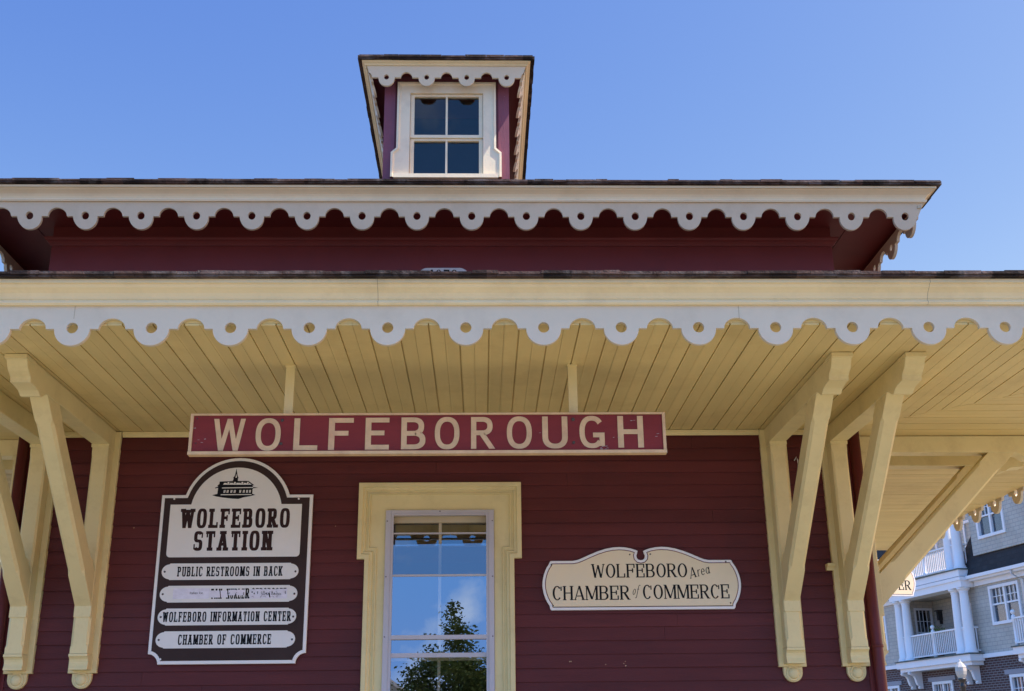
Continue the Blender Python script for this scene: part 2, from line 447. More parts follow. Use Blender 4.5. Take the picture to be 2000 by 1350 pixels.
# upper wall (frieze) with its bed moulding
mb = MB(); mb.box(-HX-0.02, HX+0.02, 0.0, DEP, 4.12, 5.871)
mb.build('frieze_wall', FRIEZE, ST)
mb = MB()
ring_profile(mb, [(0.0, 5.690), (0.012, 5.690), (0.014, 5.700), (0.022, 5.712), (0.030, 5.722), (0.044, 5.732), (0.052, 5.746), (0.052, 5.758), (0.0, 5.766)], HX+0.02, 0, DEP)
mb.build('bed_moulding', FRIEZE, ST)
# soffit of the main eave, boards with a joint at each end
mb = MB(); SE, SF = 3.93, -0.57
mb.box(-3.47, 3.47, SF, -0.0, 5.872, 5.895)
for sx in (-1, 1):
    mb.box(sx*3.477, sx*SE, SF, DEP+0.57, 5.872+0.001*sx, 5.895)
    mb.box(sx*(HX+0.02), sx*3.47, 0.0, DEP, 5.873, 5.894)
mb.build('eave_soffit', FRIEZE, ST)
mb = MB()
mb.box(-SE, SE, SF-0.02, DEP+0.57, 5.902, 5.915)
mb.build('soffit_backing', FRIEZE, ST)

# ---- scalloped valances
def valance_cells(centres, P, Rl, fl, ra, ha, rh, zf, ztop, zh, th, ends=(None, None)):
    """strip with hanging lobes and holes; yields (polygon in s,z, hole, open-edge list)"""
    cells = []
    for c in centres:
        o = [(-P/2, ztop), (-P/2, zf+ha)]
        for i in range(1, 9):
            a = math.pi/2*(1-i/8); o.append((-P/2 + ra*math.cos(a), zf + ha*math.sin(a)))
        o.append((-Rl, zf))
        nb0 = 1
        for i in range(1, 20):
            a = math.pi + math.pi*i/20; o.append((Rl*math.cos(a), zf + Rl*math.sin(a)))
        o.append((Rl, zf))
        for i in range(0, 9):
            a = math.pi - math.pi/2*i/8; o.append((P/2 + ra*math.cos(a), zf + ha*math.sin(a)))
        o.append((P/2, ztop))
        h = [(rh*math.cos(2*math.pi*i/18), zh + rh*math.sin(2*math.pi*i/18)) for i in range(18)]
        cells.append(([(c+p[0], p[1]) for p in o], [(c+p[0], p[1]) for p in h]))
    return cells

def add_valance(mb, cells, th, mp):
    """mp(s, z, depth): depth 0 on the outer face, th on the inner"""
    for o, h in cells:
        tri = tessellate_polygon([[Vector((p[0], p[1], 0)) for p in o], [Vector((p[0], p[1], 0)) for p in h]])
        al = o + h; n = len(o); m_ = len(h)
        c_ = 0.004                      # eased edge
        vs = [mp(p[0], p[1], 0) for p in al] + [mp(p[0], p[1], th) for p in al]
        k = len(al)
        fs = [tuple(t) for t in tri] + [tuple(i+k for i in reversed(t)) for t in tri]
        for i in range(1, n-2): fs.append((i, i+1, i+1+k, i+k))
        for i in range(m_):
            a, b = n+i, n+(i+1) % m_
            fs.append((b, a, a+k, b+k))
        fs.append((0, n-1, n-1+k, k))
        mb.add(vs, fs)

def blank(mb, s0, s1, z0, z1, th, mp):
    vs = [mp(s, z_, d) for d in (0, th) for s, z_ in ((s0, z0), (s1, z0), (s1, z1), (s0, z1))]
    mb.add(vs, [(0, 1, 2, 3), (7, 6, 5, 4), (0, 4, 5, 1), (1, 5, 6, 2), (2, 6, 7, 3), (3, 7, 4, 0)])

CX = HX - 0.05 + OV            # valance half width, 5.75
P1 = 0.4684
def low(centres, P): return valance_cells(centres, P, 0.105, 0.049, 0.079*P/P1, 0.066, 0.034, 4.030, 4.176, 4.036, 0.028)
mb = MB()
add_valance(mb, low([-0.0204 + (i+0.5)*P1 for i in range(-12, 12)], P1), 0.028, lambda s, z_, d: (s, -OV+d, z_))
blank(mb, -CX, -0.0204-12*P1, 4.096, 4.176, 0.028, lambda s, z_, d: (s, -OV+d, z_))
blank(mb, -0.0204+12*P1, CX, 4.096, 4.176, 0.028, lambda s, z_, d: (s, -OV+d, z_))
mb.build('canopy_valance', WHITE, ST)
YB = 6.25; P1s = (YB+OV)/17
for sx in (-1, 1):
    mb = MB()
    add_valance(mb, low([-OV + (i+0.5)*P1s for i in range(17)], P1s), 0.028, lambda s, z_, d: (sx*(CX-d), s, z_))
    mb.build('canopy_valance', WHITE, ST)
mb = MB()
add_valance(mb, low([(i+0.5)*P1 for i in range(-12, 12)], P1), 0.028, lambda s, z_, d: (s, YB-d, z_))
mb.build('canopy_valance', WHITE, ST)

# canopy fascia and crown moulding, swept round the canopy
mb = MB()
cr = [(-0.05, 4.176), (0.020, 4.176), (0.022, 4.181), (0.028, 4.186), (0.028, 4.197), (0.016, 4.203), (0.016, 4.212), (0.022, 4.218), (0.027, 4.232), (0.038, 4.252), (0.055, 4.268),
      (0.070, 4.279), (0.079, 4.291), (0.081, 4.300), (0.096, 4.301), (0.096, 4.327), (-0.05, 4.327)]
cr = [(e, z_ if z_ <= 4.176 else 4.176+(z_-4.176)*0.90) for e, z_ in cr]
ring_profile(mb, cr, CX, -OV, YB)
mb.build('crown_moulding', CROWN, ST)

for x in (-0.315, 3.03, -3.05):               # butt joints of the fascia lengths
    mb = MB(); mb.prism([(e+0.0008, z_) for e, z_ in cr], x-0.0016, x+0.0016, lambda u, v, w_: (w_, -OV-u, v)); mb.build('board_joint', JOINT, ST)
for x in (-2.125, 1.87):
    mb = MB(); mb.box(x-0.0016, x+0.0016, -OV-0.0008, -OV+0.01, 4.094, 4.175); mb.build('board_joint', JOINT, ST)
# canopy ceiling of narrow beaded boards
def board(mb, x0, x1, ya0, ya1, yb0, yb1, z_):
    """board with long edges x0 (ya0..ya1) and x1 (yb0..yb1), swapped to any axis by the caller"""
    mb.add([(x0, ya0, z_), (x1, yb0, z_), (x1, yb1, z_), (x0, ya1, z_), (x0, ya0, z_+0.012), (x1, yb0, z_+0.012), (x1, yb1, z_+0.012), (x0, ya1, z_+0.012)],
           [(0, 1, 2, 3), (7, 6, 5, 4), (0, 4, 5, 1), (1, 5, 6, 2), (2, 6, 7, 3), (3, 7, 4, 0)])
bw = 0.0915
mb = MB(); i = -62
HIP = 3.25
while i < 62:
    x0, x1 = -0.012 + i*bw, -0.012 + (i+1)*bw
    g0, g1 = (0.0046, 0.0009) if i % 2 == 0 else (0.0009, 0.0046)
    x0 += g0; x1 -= g1
    i += 1
    if x0 < -CX+0.03 or x1 > CX-0.03: continue
    e = lambda x: -max(0.0, abs(x)-HIP) - 0.003
    board(mb, x0, x1, -OV+0.03, e(x0), -OV+0.03, e(x1), ZC + random.uniform(-0.0012, 0.0012))
mb.build('canopy_ceiling', CEIL, ST)
for sx in (-1, 1):
    mb = MB(); i = -28
    while i < 62:
        y0, y1 = i*bw + (0.0046 if i % 2 == 0 else 0.0009), (i+1)*bw - (0.0009 if i % 2 == 0 else 0.0046)
        i += 1
        if y0 < -OV+0.03 or y1 > YB-0.03: continue
        xa = HIP + max(0, -y0) + 0.003; xb = HIP + max(0, -y1) + 0.003
        zz = ZC + random.uniform(-0.0008, 0.0008)
        t = 0.012
        xe = CX-0.03
        if xa > xe: continue
        vs = [(sx*xa, y0, zz), (sx*xe, y0, zz), (sx*xe, y1, zz), (sx*xb, y1, zz)]
        mb.add(vs + [(v[0], v[1], v[2]+t) for v in vs], [(0, 1, 2, 3), (7, 6, 5, 4), (0, 4, 5, 1), (1, 5, 6, 2), (2, 6, 7, 3), (3, 7, 4, 0)])
    mb.build('canopy_ceiling', CEIL_SIDE, ST)
mb = MB(); mb.box(-CX+0.03, CX-0.03, -OV+0.03, YB-0.03, ZC+0.0135, ZC+0.04); mb.build('ceiling_backing', CEIL, ST)
# canopy roof: hipped slab up to the frieze
def hip_roof(mb, hx, y0, y1, ze, zt, run, th):
    o = [(-hx, y0), (hx, y0), (hx, y1), (-hx, y1)]
    inn = [(-hx+run, y0+run), (hx-run, y0+run), (hx-run, y1-run), (-hx+run, y1-run)]
    rings = [[(p[0], p[1], zt-th) for p in inn], [(p[0], p[1], ze-th) for p in o], [(p[0], p[1], ze) for p in o], [(p[0], p[1], zt) for p in inn]]
    mb.loft(rings, True)
def edge_tabs(mb, hx, y0, y1, ze, th, wmin, wmax, rnd):
    """the butt ends of the starter shingles along the eave, uneven"""
    def run(a, b, put):
        s = a
        while s < b:
            t = min(b, s + random.uniform(wmin, wmax))
            put(s+0.001, t-0.001, random.uniform(0, rnd), random.uniform(-rnd*0.8, rnd*0.9), random.uniform(-rnd*0.6, rnd*0.9)); s = t
    run(-hx, hx, lambda a, b, d, q, q2: mb.box(a, b, y0-0.012-d, y0+0.10, ze-th*0.52+q*0.4, ze+0.004+q2))
    run(-hx, hx, lambda a, b, d, q, q2: mb.box(a, b, y0-0.002-d, y0+0.10, ze-th-q*0.4, ze-th*0.53+q*0.4))
    for sx in (-1, 1):
        run(y0, y1, lambda a, b, d, q, q2: mb.box(sx*(hx-0.10), sx*(hx+0.012+d), a, b, ze-th+q*0.4, ze+0.004+q2))
mb = MB()
hip_roof(mb, CX+0.122, -OV-0.122, YB+0.122, 4.340, 5.02, 2.62, 0.024)
rf_ = mb.build('canopy_roof', SHINGLE, ST)
mb = MB(); edge_tabs(mb, CX+0.125, -OV-0.125, YB+0.125, 4.342, 0.027, 0.09, 0.26, 0.006)
mb.build('shingle_edge', EDGE, rf_)

# main eave valance: leans inward at the bottom
P2 = 0.4432; TAN2 = 0.40; ZT2 = 5.822
def tilt(hx, y0, zt, tn):
    def front(s, z_, d):
        e = (z_-zt)*tn - d
        lim = hx + (z_-zt)*tn - (0.0 if d == 0 else d)
        return (max(-lim, min(lim, s)), y0 - e, z_ )
    return front
def up_cells(centres, P): return valance_cells(centres, P, 0.097, 0.048, 0.075*P/P2, 0.064, 0.030, 5.716, ZT2, 5.721, 0.026)
UHX, UY0, UY1 = 3.925, -0.572, DEP+0.572
mb = MB()
fr = tilt(UHX, UY0, ZT2, TAN2)
add_valance(mb, up_cells([0.0088 + (i+0.5)*P2 for i in range(-9, 9)], P2), 0.026, fr)
mb.build('eave_valance', WHITE, ST)
n_s = 11; P2s = (UY1-UY0)/n_s
for sx in (-1, 1):
    mb = MB()
    def side(s, z_, d):
        lim0, lim1 = UY0 - (z_-ZT2)*TAN2 + d, UY1 + (z_-ZT2)*TAN2 - d
        return (sx*(UHX - 0.022 + (z_-ZT2)*0.06 - d), max(UY0+0.004, min(UY1, s)), z_)
    add_valance(mb, up_cells([UY0 + (i+0.5)*P2s for i in range(n_s)], P2s), 0.026, side)
    mb.build('eave_valance', WHITE, ST)
mb = MB()
c2 = [(-0.05, 5.852), (0.018, 5.853), (0.020, 5.860), (0.024, 5.866), (0.024, 5.876), (0.010, 5.884), (0.012, 5.890), (0.018, 5.906), (0.030, 5.926), (0.050, 5.944), (0.066, 5.956),
      (0.072, 5.966), (0.088, 5.967), (0.088, 5.990), (-0.05, 5.990)]
c2 = [(e, 5.822+(z_-5.852)*0.80) for e, z_ in c2]
ring_profile(mb, c2, UHX, UY0, UY1)
mb.build('crown_moulding', EAVECROWN, ST)
mb = MB()
hip_roof(mb, UHX+0.109, UY0-0.109, UY1+0.109, 5.960, 6.86, 2.3, 0.022)
mb.add([(-UHX+2.2, UY0+2.18, 6.859), (UHX-2.2, UY0+2.18, 6.859), (UHX-2.2, UY1-2.18, 6.859), (-UHX+2.2, UY1-2.18, 6.859)], [(0, 1, 2, 3)])
rf_ = mb.build('main_roof', SHINGLE, ST)
mb = MB(); edge_tabs(mb, UHX+0.112, UY0-0.112, UY1+0.112, 5.962, 0.026, 0.09, 0.28, 0.006)
mb.build('shingle_edge', EDGE, rf_)

# bed trim where ceiling meets wall
mb = MB()
for a, b in ((-3.24, -3.02), (-2.81, -2.79), (-2.545, 2.54), (2.785, 2.81)):
    pass
pr = [(0.0, 4.016), (-0.022, 4.016), (-0.024, 4.026), (-0.034, 4.036), (-0.036, 4.058), (0.0, 4.058)]
mb.prism(pr, -2.553, 2.548, lambda u, v, w_: (w_, u, v))
mb.prism(pr, 2.775, 3.028, lambda u, v, w_: (w_, u, v))
mb.prism(pr, -3.028, -2.780, lambda u, v, w_: (w_, u, v))
mb.build('ceiling_trim', CREAM, ST)

# ---- timber brackets
def oct_sect(F, B, hw, c, mp):
    """rectangular section with chamfer c between front point F and back point B (d, z)"""
    F = Vector(F); B = Vector(B); n = (F-B).normalized()
    f2, b2 = F - n*c, B + n*c
    P = [(F, -hw+c), (F, hw-c), (f2, hw), (b2, hw), (B, hw-c), (B, -hw+c), (b2, -hw), (f2, -hw)]
    return [mp(p.x, p.y, ww) for p, ww in P]
def chamfer_beam(mb, F0, F1, B0, B1, hw, stops, c, mp):
    F0, F1, B0, B1 = map(Vector, (F0, F1, B0, B1))
    ts = [(0, 0.0025), (stops[0], 0.0025), (stops[0]+stops[2], c), (stops[1]-stops[2], c), (stops[1], 0.0025), (1, 0.0025)]
    mb.loft([oct_sect(F0.lerp(F1, t), B0.lerp(B1, t), hw, cc, mp) for t, cc in ts], True, False, True)
def make_bracket():
    mp = lambda d, z_, w_: (w_, -d, z_)
    hw = 0.066
    mb = MB()                                   # top beam with ogee nose
    nose = [(0.045, 4.058), (1.955, 4.058), (1.955, 4.030), (1.938, 4.026), (1.928, 4.012), (1.915, 3.990), (1.893, 3.966), (1.866, 3.952), (1.846, 3.940), (1.838, 3.922), (1.836, 3.906),
            (1.800, 3.905), (1.745, 3.901), (1.700, 3.893), (1.670, 3.878), (1.655, 3.868), (1.628, 3.868), (1.60, 3.882), (1.57, 3.902), (1.535, 3.916), (0.045, 3.922)]
    mb.prism(nose, -hw, hw, mp, bev=0.003)
    mb.box(-hw-0.004, hw+0.004, -1.962, -1.80, 4.030, 4.0575)
    br = mb.build('bracket', CREAM)
    mb = MB()                                   # plate on the wall, rounded lower end
    hp = 0.105
    mb.prism([(-hp, 2.205), (hp, 2.205), (hp, 4.057), (-hp, 4.057)], 0.0, 0.046, lambda u, v, w_: (u, -w_, v), bev=0.004)
    rt_ = 0.072
    tab = [(-rt_, 2.204), (-rt_, 2.166)] + [(rt_*math.cos(a), 2.166 + rt_*math.sin(a)) for a in [math.pi + math.pi*i/16 for i in range(1, 16)]] + [(rt_, 2.166), (rt_, 2.204)]
    mb.prism(tab, 0.0, 0.040, lambda u, v, w_: (u, -w_, v), bev=0.004)
    mb.build('back_plate', CREAM, br)
    mb = MB()
    prof = [(0.056, -0.040), (0.056, -0.045), (0.050, -0.049), (0.047, -0.047), (0.044, -0.047)] + [(0.042*math.cos(a), -0.048 - 0.024*math.sin(a)) for a in [math.pi/2*i/7 for i in range(8)]]
    mb.lathe([(max(r_, 0.0006), h) for r_, h in prof], (0, 0, 2.158), 28, 'y')
    mb.build('boss', CREAM, br)
    mb = MB()                                   # post
    chamfer_beam(mb, (0.180, 2.60), (0.180, 3.923), (0.045, 2.60), (0.045, 3.923), hw-0.003, (0.28, 0.95, 0.03), 0.014, mp)
    mb.box(-hw-0.002, hw+0.002, -0.19, -0.045, 3.897, 3.9205)
    mb.build('post', CREAM, br)
    mb = MB()                                   # diagonal brace
    chamfer_beam(mb, (0.172, 2.672), (1.535, 3.930), (0.075, 2.835), (1.345, 3.972), hw-0.005, (0.16, 0.885, 0.022), 0.020, mp)
    mb.build('brace', CREAM, br)
    mb = MB()                                   # foot block and cove
    chamfer_beam(mb, (0.170, 2.338), (0.170, 2.683), (0.045, 2.338), (0.045, 2.683), hw-0.001, (0.12, 0.88, 0.07), 0.017, mp)
    cove = [(0.045, 2.336), (0.176, 2.336), (0.176, 2.318), (0.162, 2.312), (0.148, 2.298), (0.141, 2.280), (0.140, 2.262), (0.146, 2.246), (0.150, 2.236), (0.150, 2.224), (0.045, 2.224)]
    mb.prism(cove, -hw-0.003, hw+0.003, mp, bev=0.002)
    mb.build('foot', CREAM, br)
    return br
proto = make_bracket()
proto.parent = ST
spots = [(-2.665, 0, 0)]
first = True
for x in (-3.140, -2.665, 2.655, 3.140):
    o = proto if first else copy_tree(proto, ST)
    first = False
    o.location = (x, -0.002, 0)
    o.parent = ST
    # side brackets below
for sx in (-1, 1):
    for y in (0.255, 0.735):
        o = copy_tree(proto, ST)
        o.location = (sx*(HX+0.012), y, 0)
        o.rotation_euler = (0, 0, sx*math.pi/2); o.scale = (1, 0.925, 1)
# small cornice return on the corner beside the outer right bracket
mb = MB()
pr = [(0.0, 2.925), (0.052, 2.925), (0.056, 2.935), (0.064, 2.945), (0.080, 2.955), (0.088, 2.968), (0.088, 2.974), (0.0, 2.974)]
mb.prism(pr, 2.985, 3.045, lambda u, v, w_: (w_ , -u, v)); mb.build('cornice_stub', CREAM, ST)
mb = MB(); mb.prism(pr, 3.238, 3.262, lambda u, v, w_: (w_, -u, v)); mb.build('cornice_stub', CREAM, ST)
mb = MB()
mb.tube([(2.815, -0.03, 3.80), (2.83, -0.045, 3.83), (2.842, -0.035, 3.80), (2.836, -0.03, 3.72), (2.845, -0.03, 3.64), (2.87, -0.03, 3.60)], 0.004, 6)
mb.build('cable', SIGNEDGE, ST)

# ---- facade window
def case_outline(d, sill=1.0, hh=0.637, hj=0.578, top=3.633, ear=3.035, c=-0.02):
    return [(c-hj+d, sill), (c-hj+d, ear+d), (c-hh+d, ear+d), (c-hh+d, top-d), (c+hh-d, top-d), (c+hh-d, ear+d), (c+hj-d, ear+d), (c+hj-d, sill)]
mb = MB()
steps = [(0.0, 0.0), (0.0, 0.054), (0.004, 0.058), (0.034, 0.058), (0.038, 0.046), (0.043, 0.040), (0.057, 0.040), (0.061, 0.031), (0.066, 0.023), (0.080, 0.023), (0.082, 0.033), (0.089, 0.034), (0.093, 0.017), (0.100, 0.017)]
rings = [[(p[0], -dep, p[1]) for p in case_outline(d)] for d, dep in steps]
ohw, otop = 0.424, 3.418
c = -0.02
rings.append([(c-ohw, -0.017, 1.0), (c-ohw, -0.017, 3.13), (c-ohw-0.001, -0.017, 3.14), (c-ohw, -0.017, otop), (c+ohw, -0.017, otop), (c+ohw+0.001, -0.017, 3.14), (c+ohw, -0.017, 3.13), (c+ohw, -0.017, 1.0)])
rings.append([(p[0], 0.10, p[2]) for p in rings[-1]])
mb.loft(rings, False)
mb.box(-0.72, 0.68, -0.075, 0.0, 0.93, 1.0)
WIN = mb.build('window', CREAM, ST)
mb = MB()                              # aluminium storm frame
f0, f1 = 0.422, 0.362
for sx in (-1, 1):
    mb.box(c+sx*f0, c+sx*(f1+0.02), -0.036, 0.02, 1.0, otop-0.002); mb.box(c+sx*(f1+0.0195), c+sx*f1, -0.028, 0.018, 1.0, otop-0.002)
mb.box(c-f1-0.019, c+f1+0.019, -0.0355, 0.02, otop-0.026, otop-0.002); mb.box(c-f1, c+f1, -0.0275, 0.018, otop-0.042, otop-0.0265)
mb.box(c-f1, c+f1, -0.030, 0.012, 2.432, 2.462)
mb.box(c-f1, c+f1, -0.018, 0.012, 3.232, 3.242)
mb.box(c-f1, c+f1, -0.018, 0.012, 2.905, 2.919)
mb.box(c-f1, c+f1, -0.010, 0.030, 2.300, 2.332)
mb.build('storm_frame', METAL, WIN)
for x_, z_ in [(c+sx*0.410, z_) for z_ in (3.33, 2.9, 2.45) for sx in (-1, 1)] + [(c, otop-0.012)]:
    mb = MB(); mb.lathe([(0.005, -0.0355), (0.005, -0.038), (0.001, -0.039)], (x_, 0, z_), 8, 'y'); mb.build('frame_screw', SCREW, WIN)
mb = MB(); mb.add([(c-f1, -0.004, 2.462), (c+f1, -0.004, 2.462), (c+f1, -0.005, 2.906), (c-f1, -0.005, 2.906)], [(0, 1, 2, 3)]); mb.build('pane', PANE, WIN)
mb = MB(); mb.add([(c-f1, -0.005, 2.918), (c+f1, -0.005, 2.918), (c+f1, -0.006, 3.160), (c-f1, -0.006, 3.150)], [(0, 1, 2, 3)]); mb.build('pane', PANE5, WIN)
mb = MB(); mb.add([(c-f1, 0.006, 1.0), (c+f1, 0.006, 1.0), (c+f1, 0.0105, 2.432), (c-f1, 0.0105, 2.432)], [(0, 1, 2, 3)]); mb.build('pane', PANE, WIN)
mb = MB(); mb.add([(c-f1, 0.072, 3.02), (c+f1, 0.072, 3.02), (c+f1, 0.094, 3.335), (c-f1, 0.094, 3.335)], [(0, 1, 2, 3)]); mb.build('pane', PANE4, WIN)
mb = MB()
mb.box(c-ohw+0.003, c+ohw-0.003, 0.055, 0.100, otop-0.085, otop-0.003)
for sx in (-1, 1): mb.box(c+sx*(ohw-0.003), c+sx*(f1+0.005), 0.056, 0.0995, 1.0, otop-0.086)
mb.box(c-0.011, c+0.011, 0.060, 0.098, 1.0, otop-0.086)
mb.box(c-f1, c+f1, 0.054, 0.102, 2.28, 2.33)
mb.build('inner_sash', SASH, WIN)

# ---- roof dormer
DY, DH = 0.06, 0.545
mb = MB()
mb.box(-DH, -0.40, DY, DY+0.08, 6.0, 7.43); mb.box(0.40, DH, DY, DY+0.08, 6.0, 7.43)
mb.box(-0.40, 0.40, DY+0.001, DY+0.08, 7.20, 7.43); mb.box(-0.40, 0.40, DY+0.001, DY+0.08, 6.0, 6.37)
for sx in (-1, 1):
    mb.box(sx*(DH-0.001), sx*(DH-0.07), DY+0.081, 3.0, 6.0, 7.43)
    mb.box(sx*(DH+0.012), sx*(DH-0.085), DY-0.016, DY-0.0005, 6.0, 7.42)
DO = mb.build('dormer', PEELRED, ST)
mb = MB(); mb.box(-0.44, 0.44, 0.8, 0.82, 6.2, 7.4); mb.build('dormer_interior', DARKROOM, DO)
DE, DF, DZ = 0.705, -0.135, 7.40
mb = MB(); mb.box(-DE, DE, DF, 2.3, 7.398, 7.408); mb.build('dormer_soffit', FRIEZE, DO)
mb = MB()
DTH = DE+0.015
dc = [(-0.03, 7.380), (0.010, 7.381), (0.013, 7.386), (0.020, 7.394), (0.034, 7.401), (0.042, 7.408), (0.042, 7.416), (-0.03, 7.416)]
ring_profile(mb, dc, DE, DF, 2.3)
mb.build('dormer_crown', CROWN, DO)
mb = MB()
hip_roof(mb, DE+0.060, DF-0.060, 2.36, 7.442, 7.64, 0.72, 0.025)
edge_tabs(mb, DE+0.062, DF-0.062, 2.36, 7.444, 0.030, 0.08, 0.22, 0.005)
mb.build('dormer_roof', EDGE, DO)
P3 = 0.3556
def d_cells(centres, P): return valance_cells(centres, P, 0.072, 0.056, 0.050, 0.046, 0.022, 7.282, 7.380, 7.286, 0.022)
mb = MB()
fr3 = tilt(DE, DF, 7.380, 0.30)
add_valance(mb, d_cells([0.002 + (i+0.5)*P3 for i in range(-2, 2)], P3), 0.022, fr3)
fl_ = 0.002 + 2*P3
mb.build('dormer_valance', WHITE, DO)
for sx in (-1, 1):
    mb = MB()
    def side3(s, z_, d):
        lim0 = DF - (z_-7.380)*0.30 + d
        return (sx*(DE + (z_-7.380)*0.30 - d), max(lim0, s), z_)
    add_valance(mb, d_cells([DF + 0.05 + (i+0.5)*P3 for i in range(6)], P3), 0.022, side3)
    mb.build('dormer_valance', WHITE, DO)
mb = MB()                              # window casing that flares near the sill
def dcase(d):
    return [(-0.487+d, 6.36), (-0.487+d, 6.60-d*0.4), (-0.44+d, 6.645-d*0.4), (-0.44+d, 7.310-d), (0.44-d, 7.310-d), (0.44-d, 6.645-d*0.4), (0.487-d, 6.60-d*0.4), (0.487-d, 6.36)]
rings = [[(p[0], DY-dep, p[1]) for p in dcase(d)] for d, dep in [(0, 0.016), (0, 0.048), (0.018, 0.050), (0.026, 0.040), (0.036, 0.036)]]
rings.append([(-0.325, DY-0.034, 6.36), (-0.325, DY-0.034, 6.6), (-0.325, DY-0.034, 6.65), (-0.325, DY-0.034, 7.205), (0.325, DY-0.034, 7.205), (0.325, DY-0.034, 6.65), (0.325, DY-0.034, 6.6), (0.325, DY-0.034, 6.36)])
rings.append([(p[0], DY+0.05, p[2]) for p in rings[-1]])
mb.loft(rings, False)
mb.box(-0.455, 0.455, DY-0.085, DY+0.0, 6.335, 6.372)
mb.build('dormer_casing', CASING, DO)
mb = MB()
def frame(mb, x0, x1, z0, z1, t, y0, y1, b=None, tp=None):
    b = b or t; tp = tp or t
    mb.box(x0, x0+t, y0, y1, z0, z1); mb.box(x1-t, x1, y0, y1, z0, z1)
    mb.box(x0+t, x1-t, y0+0.001, y1, z0, z0+b); mb.box(x0+t, x1-t, y0+0.001, y1, z1-tp, z1)
frame(mb, -0.322, 0.322, 6.765, 7.202, 0.034, DY-0.012, DY+0.03, b=0.028, tp=0.020)
frame(mb, -0.322, 0.322, 6.373, 6.763, 0.034, DY+0.004, DY+0.045, b=0.032, tp=0.020)
mb.box(-0.009, 0.009, DY-0.006, DY+0.025, 6.794, 7.181); mb.box(-0.009, 0.009, DY+0.010, DY+0.04, 6.406, 6.742)
mb.build('dormer_sash', CASING, DO)
for sx in (-1, 1):
    for z0, z1, yy in ((6.793, 7.182, DY+0.012), (6.405, 6.743, DY+0.026)):
        mb = MB(); a, b = sorted((sx*0.0092, sx*0.288)); mb.add([(a, yy, z0), (b, yy, z0), (b, yy+0.003, z1), (a, yy+0.003, z1)], [(0, 1, 2, 3)])
        mb.build('dormer_pane', PANE2, DO)

# ------------------------------------------------------------------ lettering
def arc(cx, cy, rx, ry, a0, a1, tx, ty, n=2.0, seg=22):
    def pt(rx, ry, a):
        c_, s_ = math.cos(a), math.sin(a)
        return (cx + rx*math.copysign(abs(c_)**(2/n), c_), cy + ry*math.copysign(abs(s_)**(2/n), s_))
    o, i_ = [], []
    k = max(3, int(seg*abs(a1-a0)/(2*math.pi))+2)
    for j in range(k+1):
        a = R(1)*0 + a0 + (a1-a0)*j/k
        o.append(pt(rx, ry, a)); i_.append(pt(rx-tx, ry-ty, a))
    return [[o[j], o[j+1], i_[j+1], i_[j]] for j in range(k)]
def rect(x0, y0, x1, y1): return [[(x0, y0), (x1, y0), (x1, y1), (x0, y1)]]
def dia(x0, y0, x1, y1, t): return [[(x0-t/2, y0), (x0+t/2, y0), (x1+t/2, y1), (x1-t/2, y1)]]
STY = dict(
    gothic=dict(tv=0.162, th=0.150, sl=0.0, st=0.0, n=2.35, k=0.72, thin=0.155),
    slab=dict(tv=0.235, th=0.150, sl=0.072, st=0.165, n=3.0, k=0.62, thin=0.215),
    narrow=dict(tv=0.20, th=0.13, sl=0.055, st=0.14, n=3.0, k=0.56, thin=0.19),
    roman=dict(tv=0.160, th=0.068, sl=0.065, st=0.052, n=2.0, k=0.72, thin=0.080))
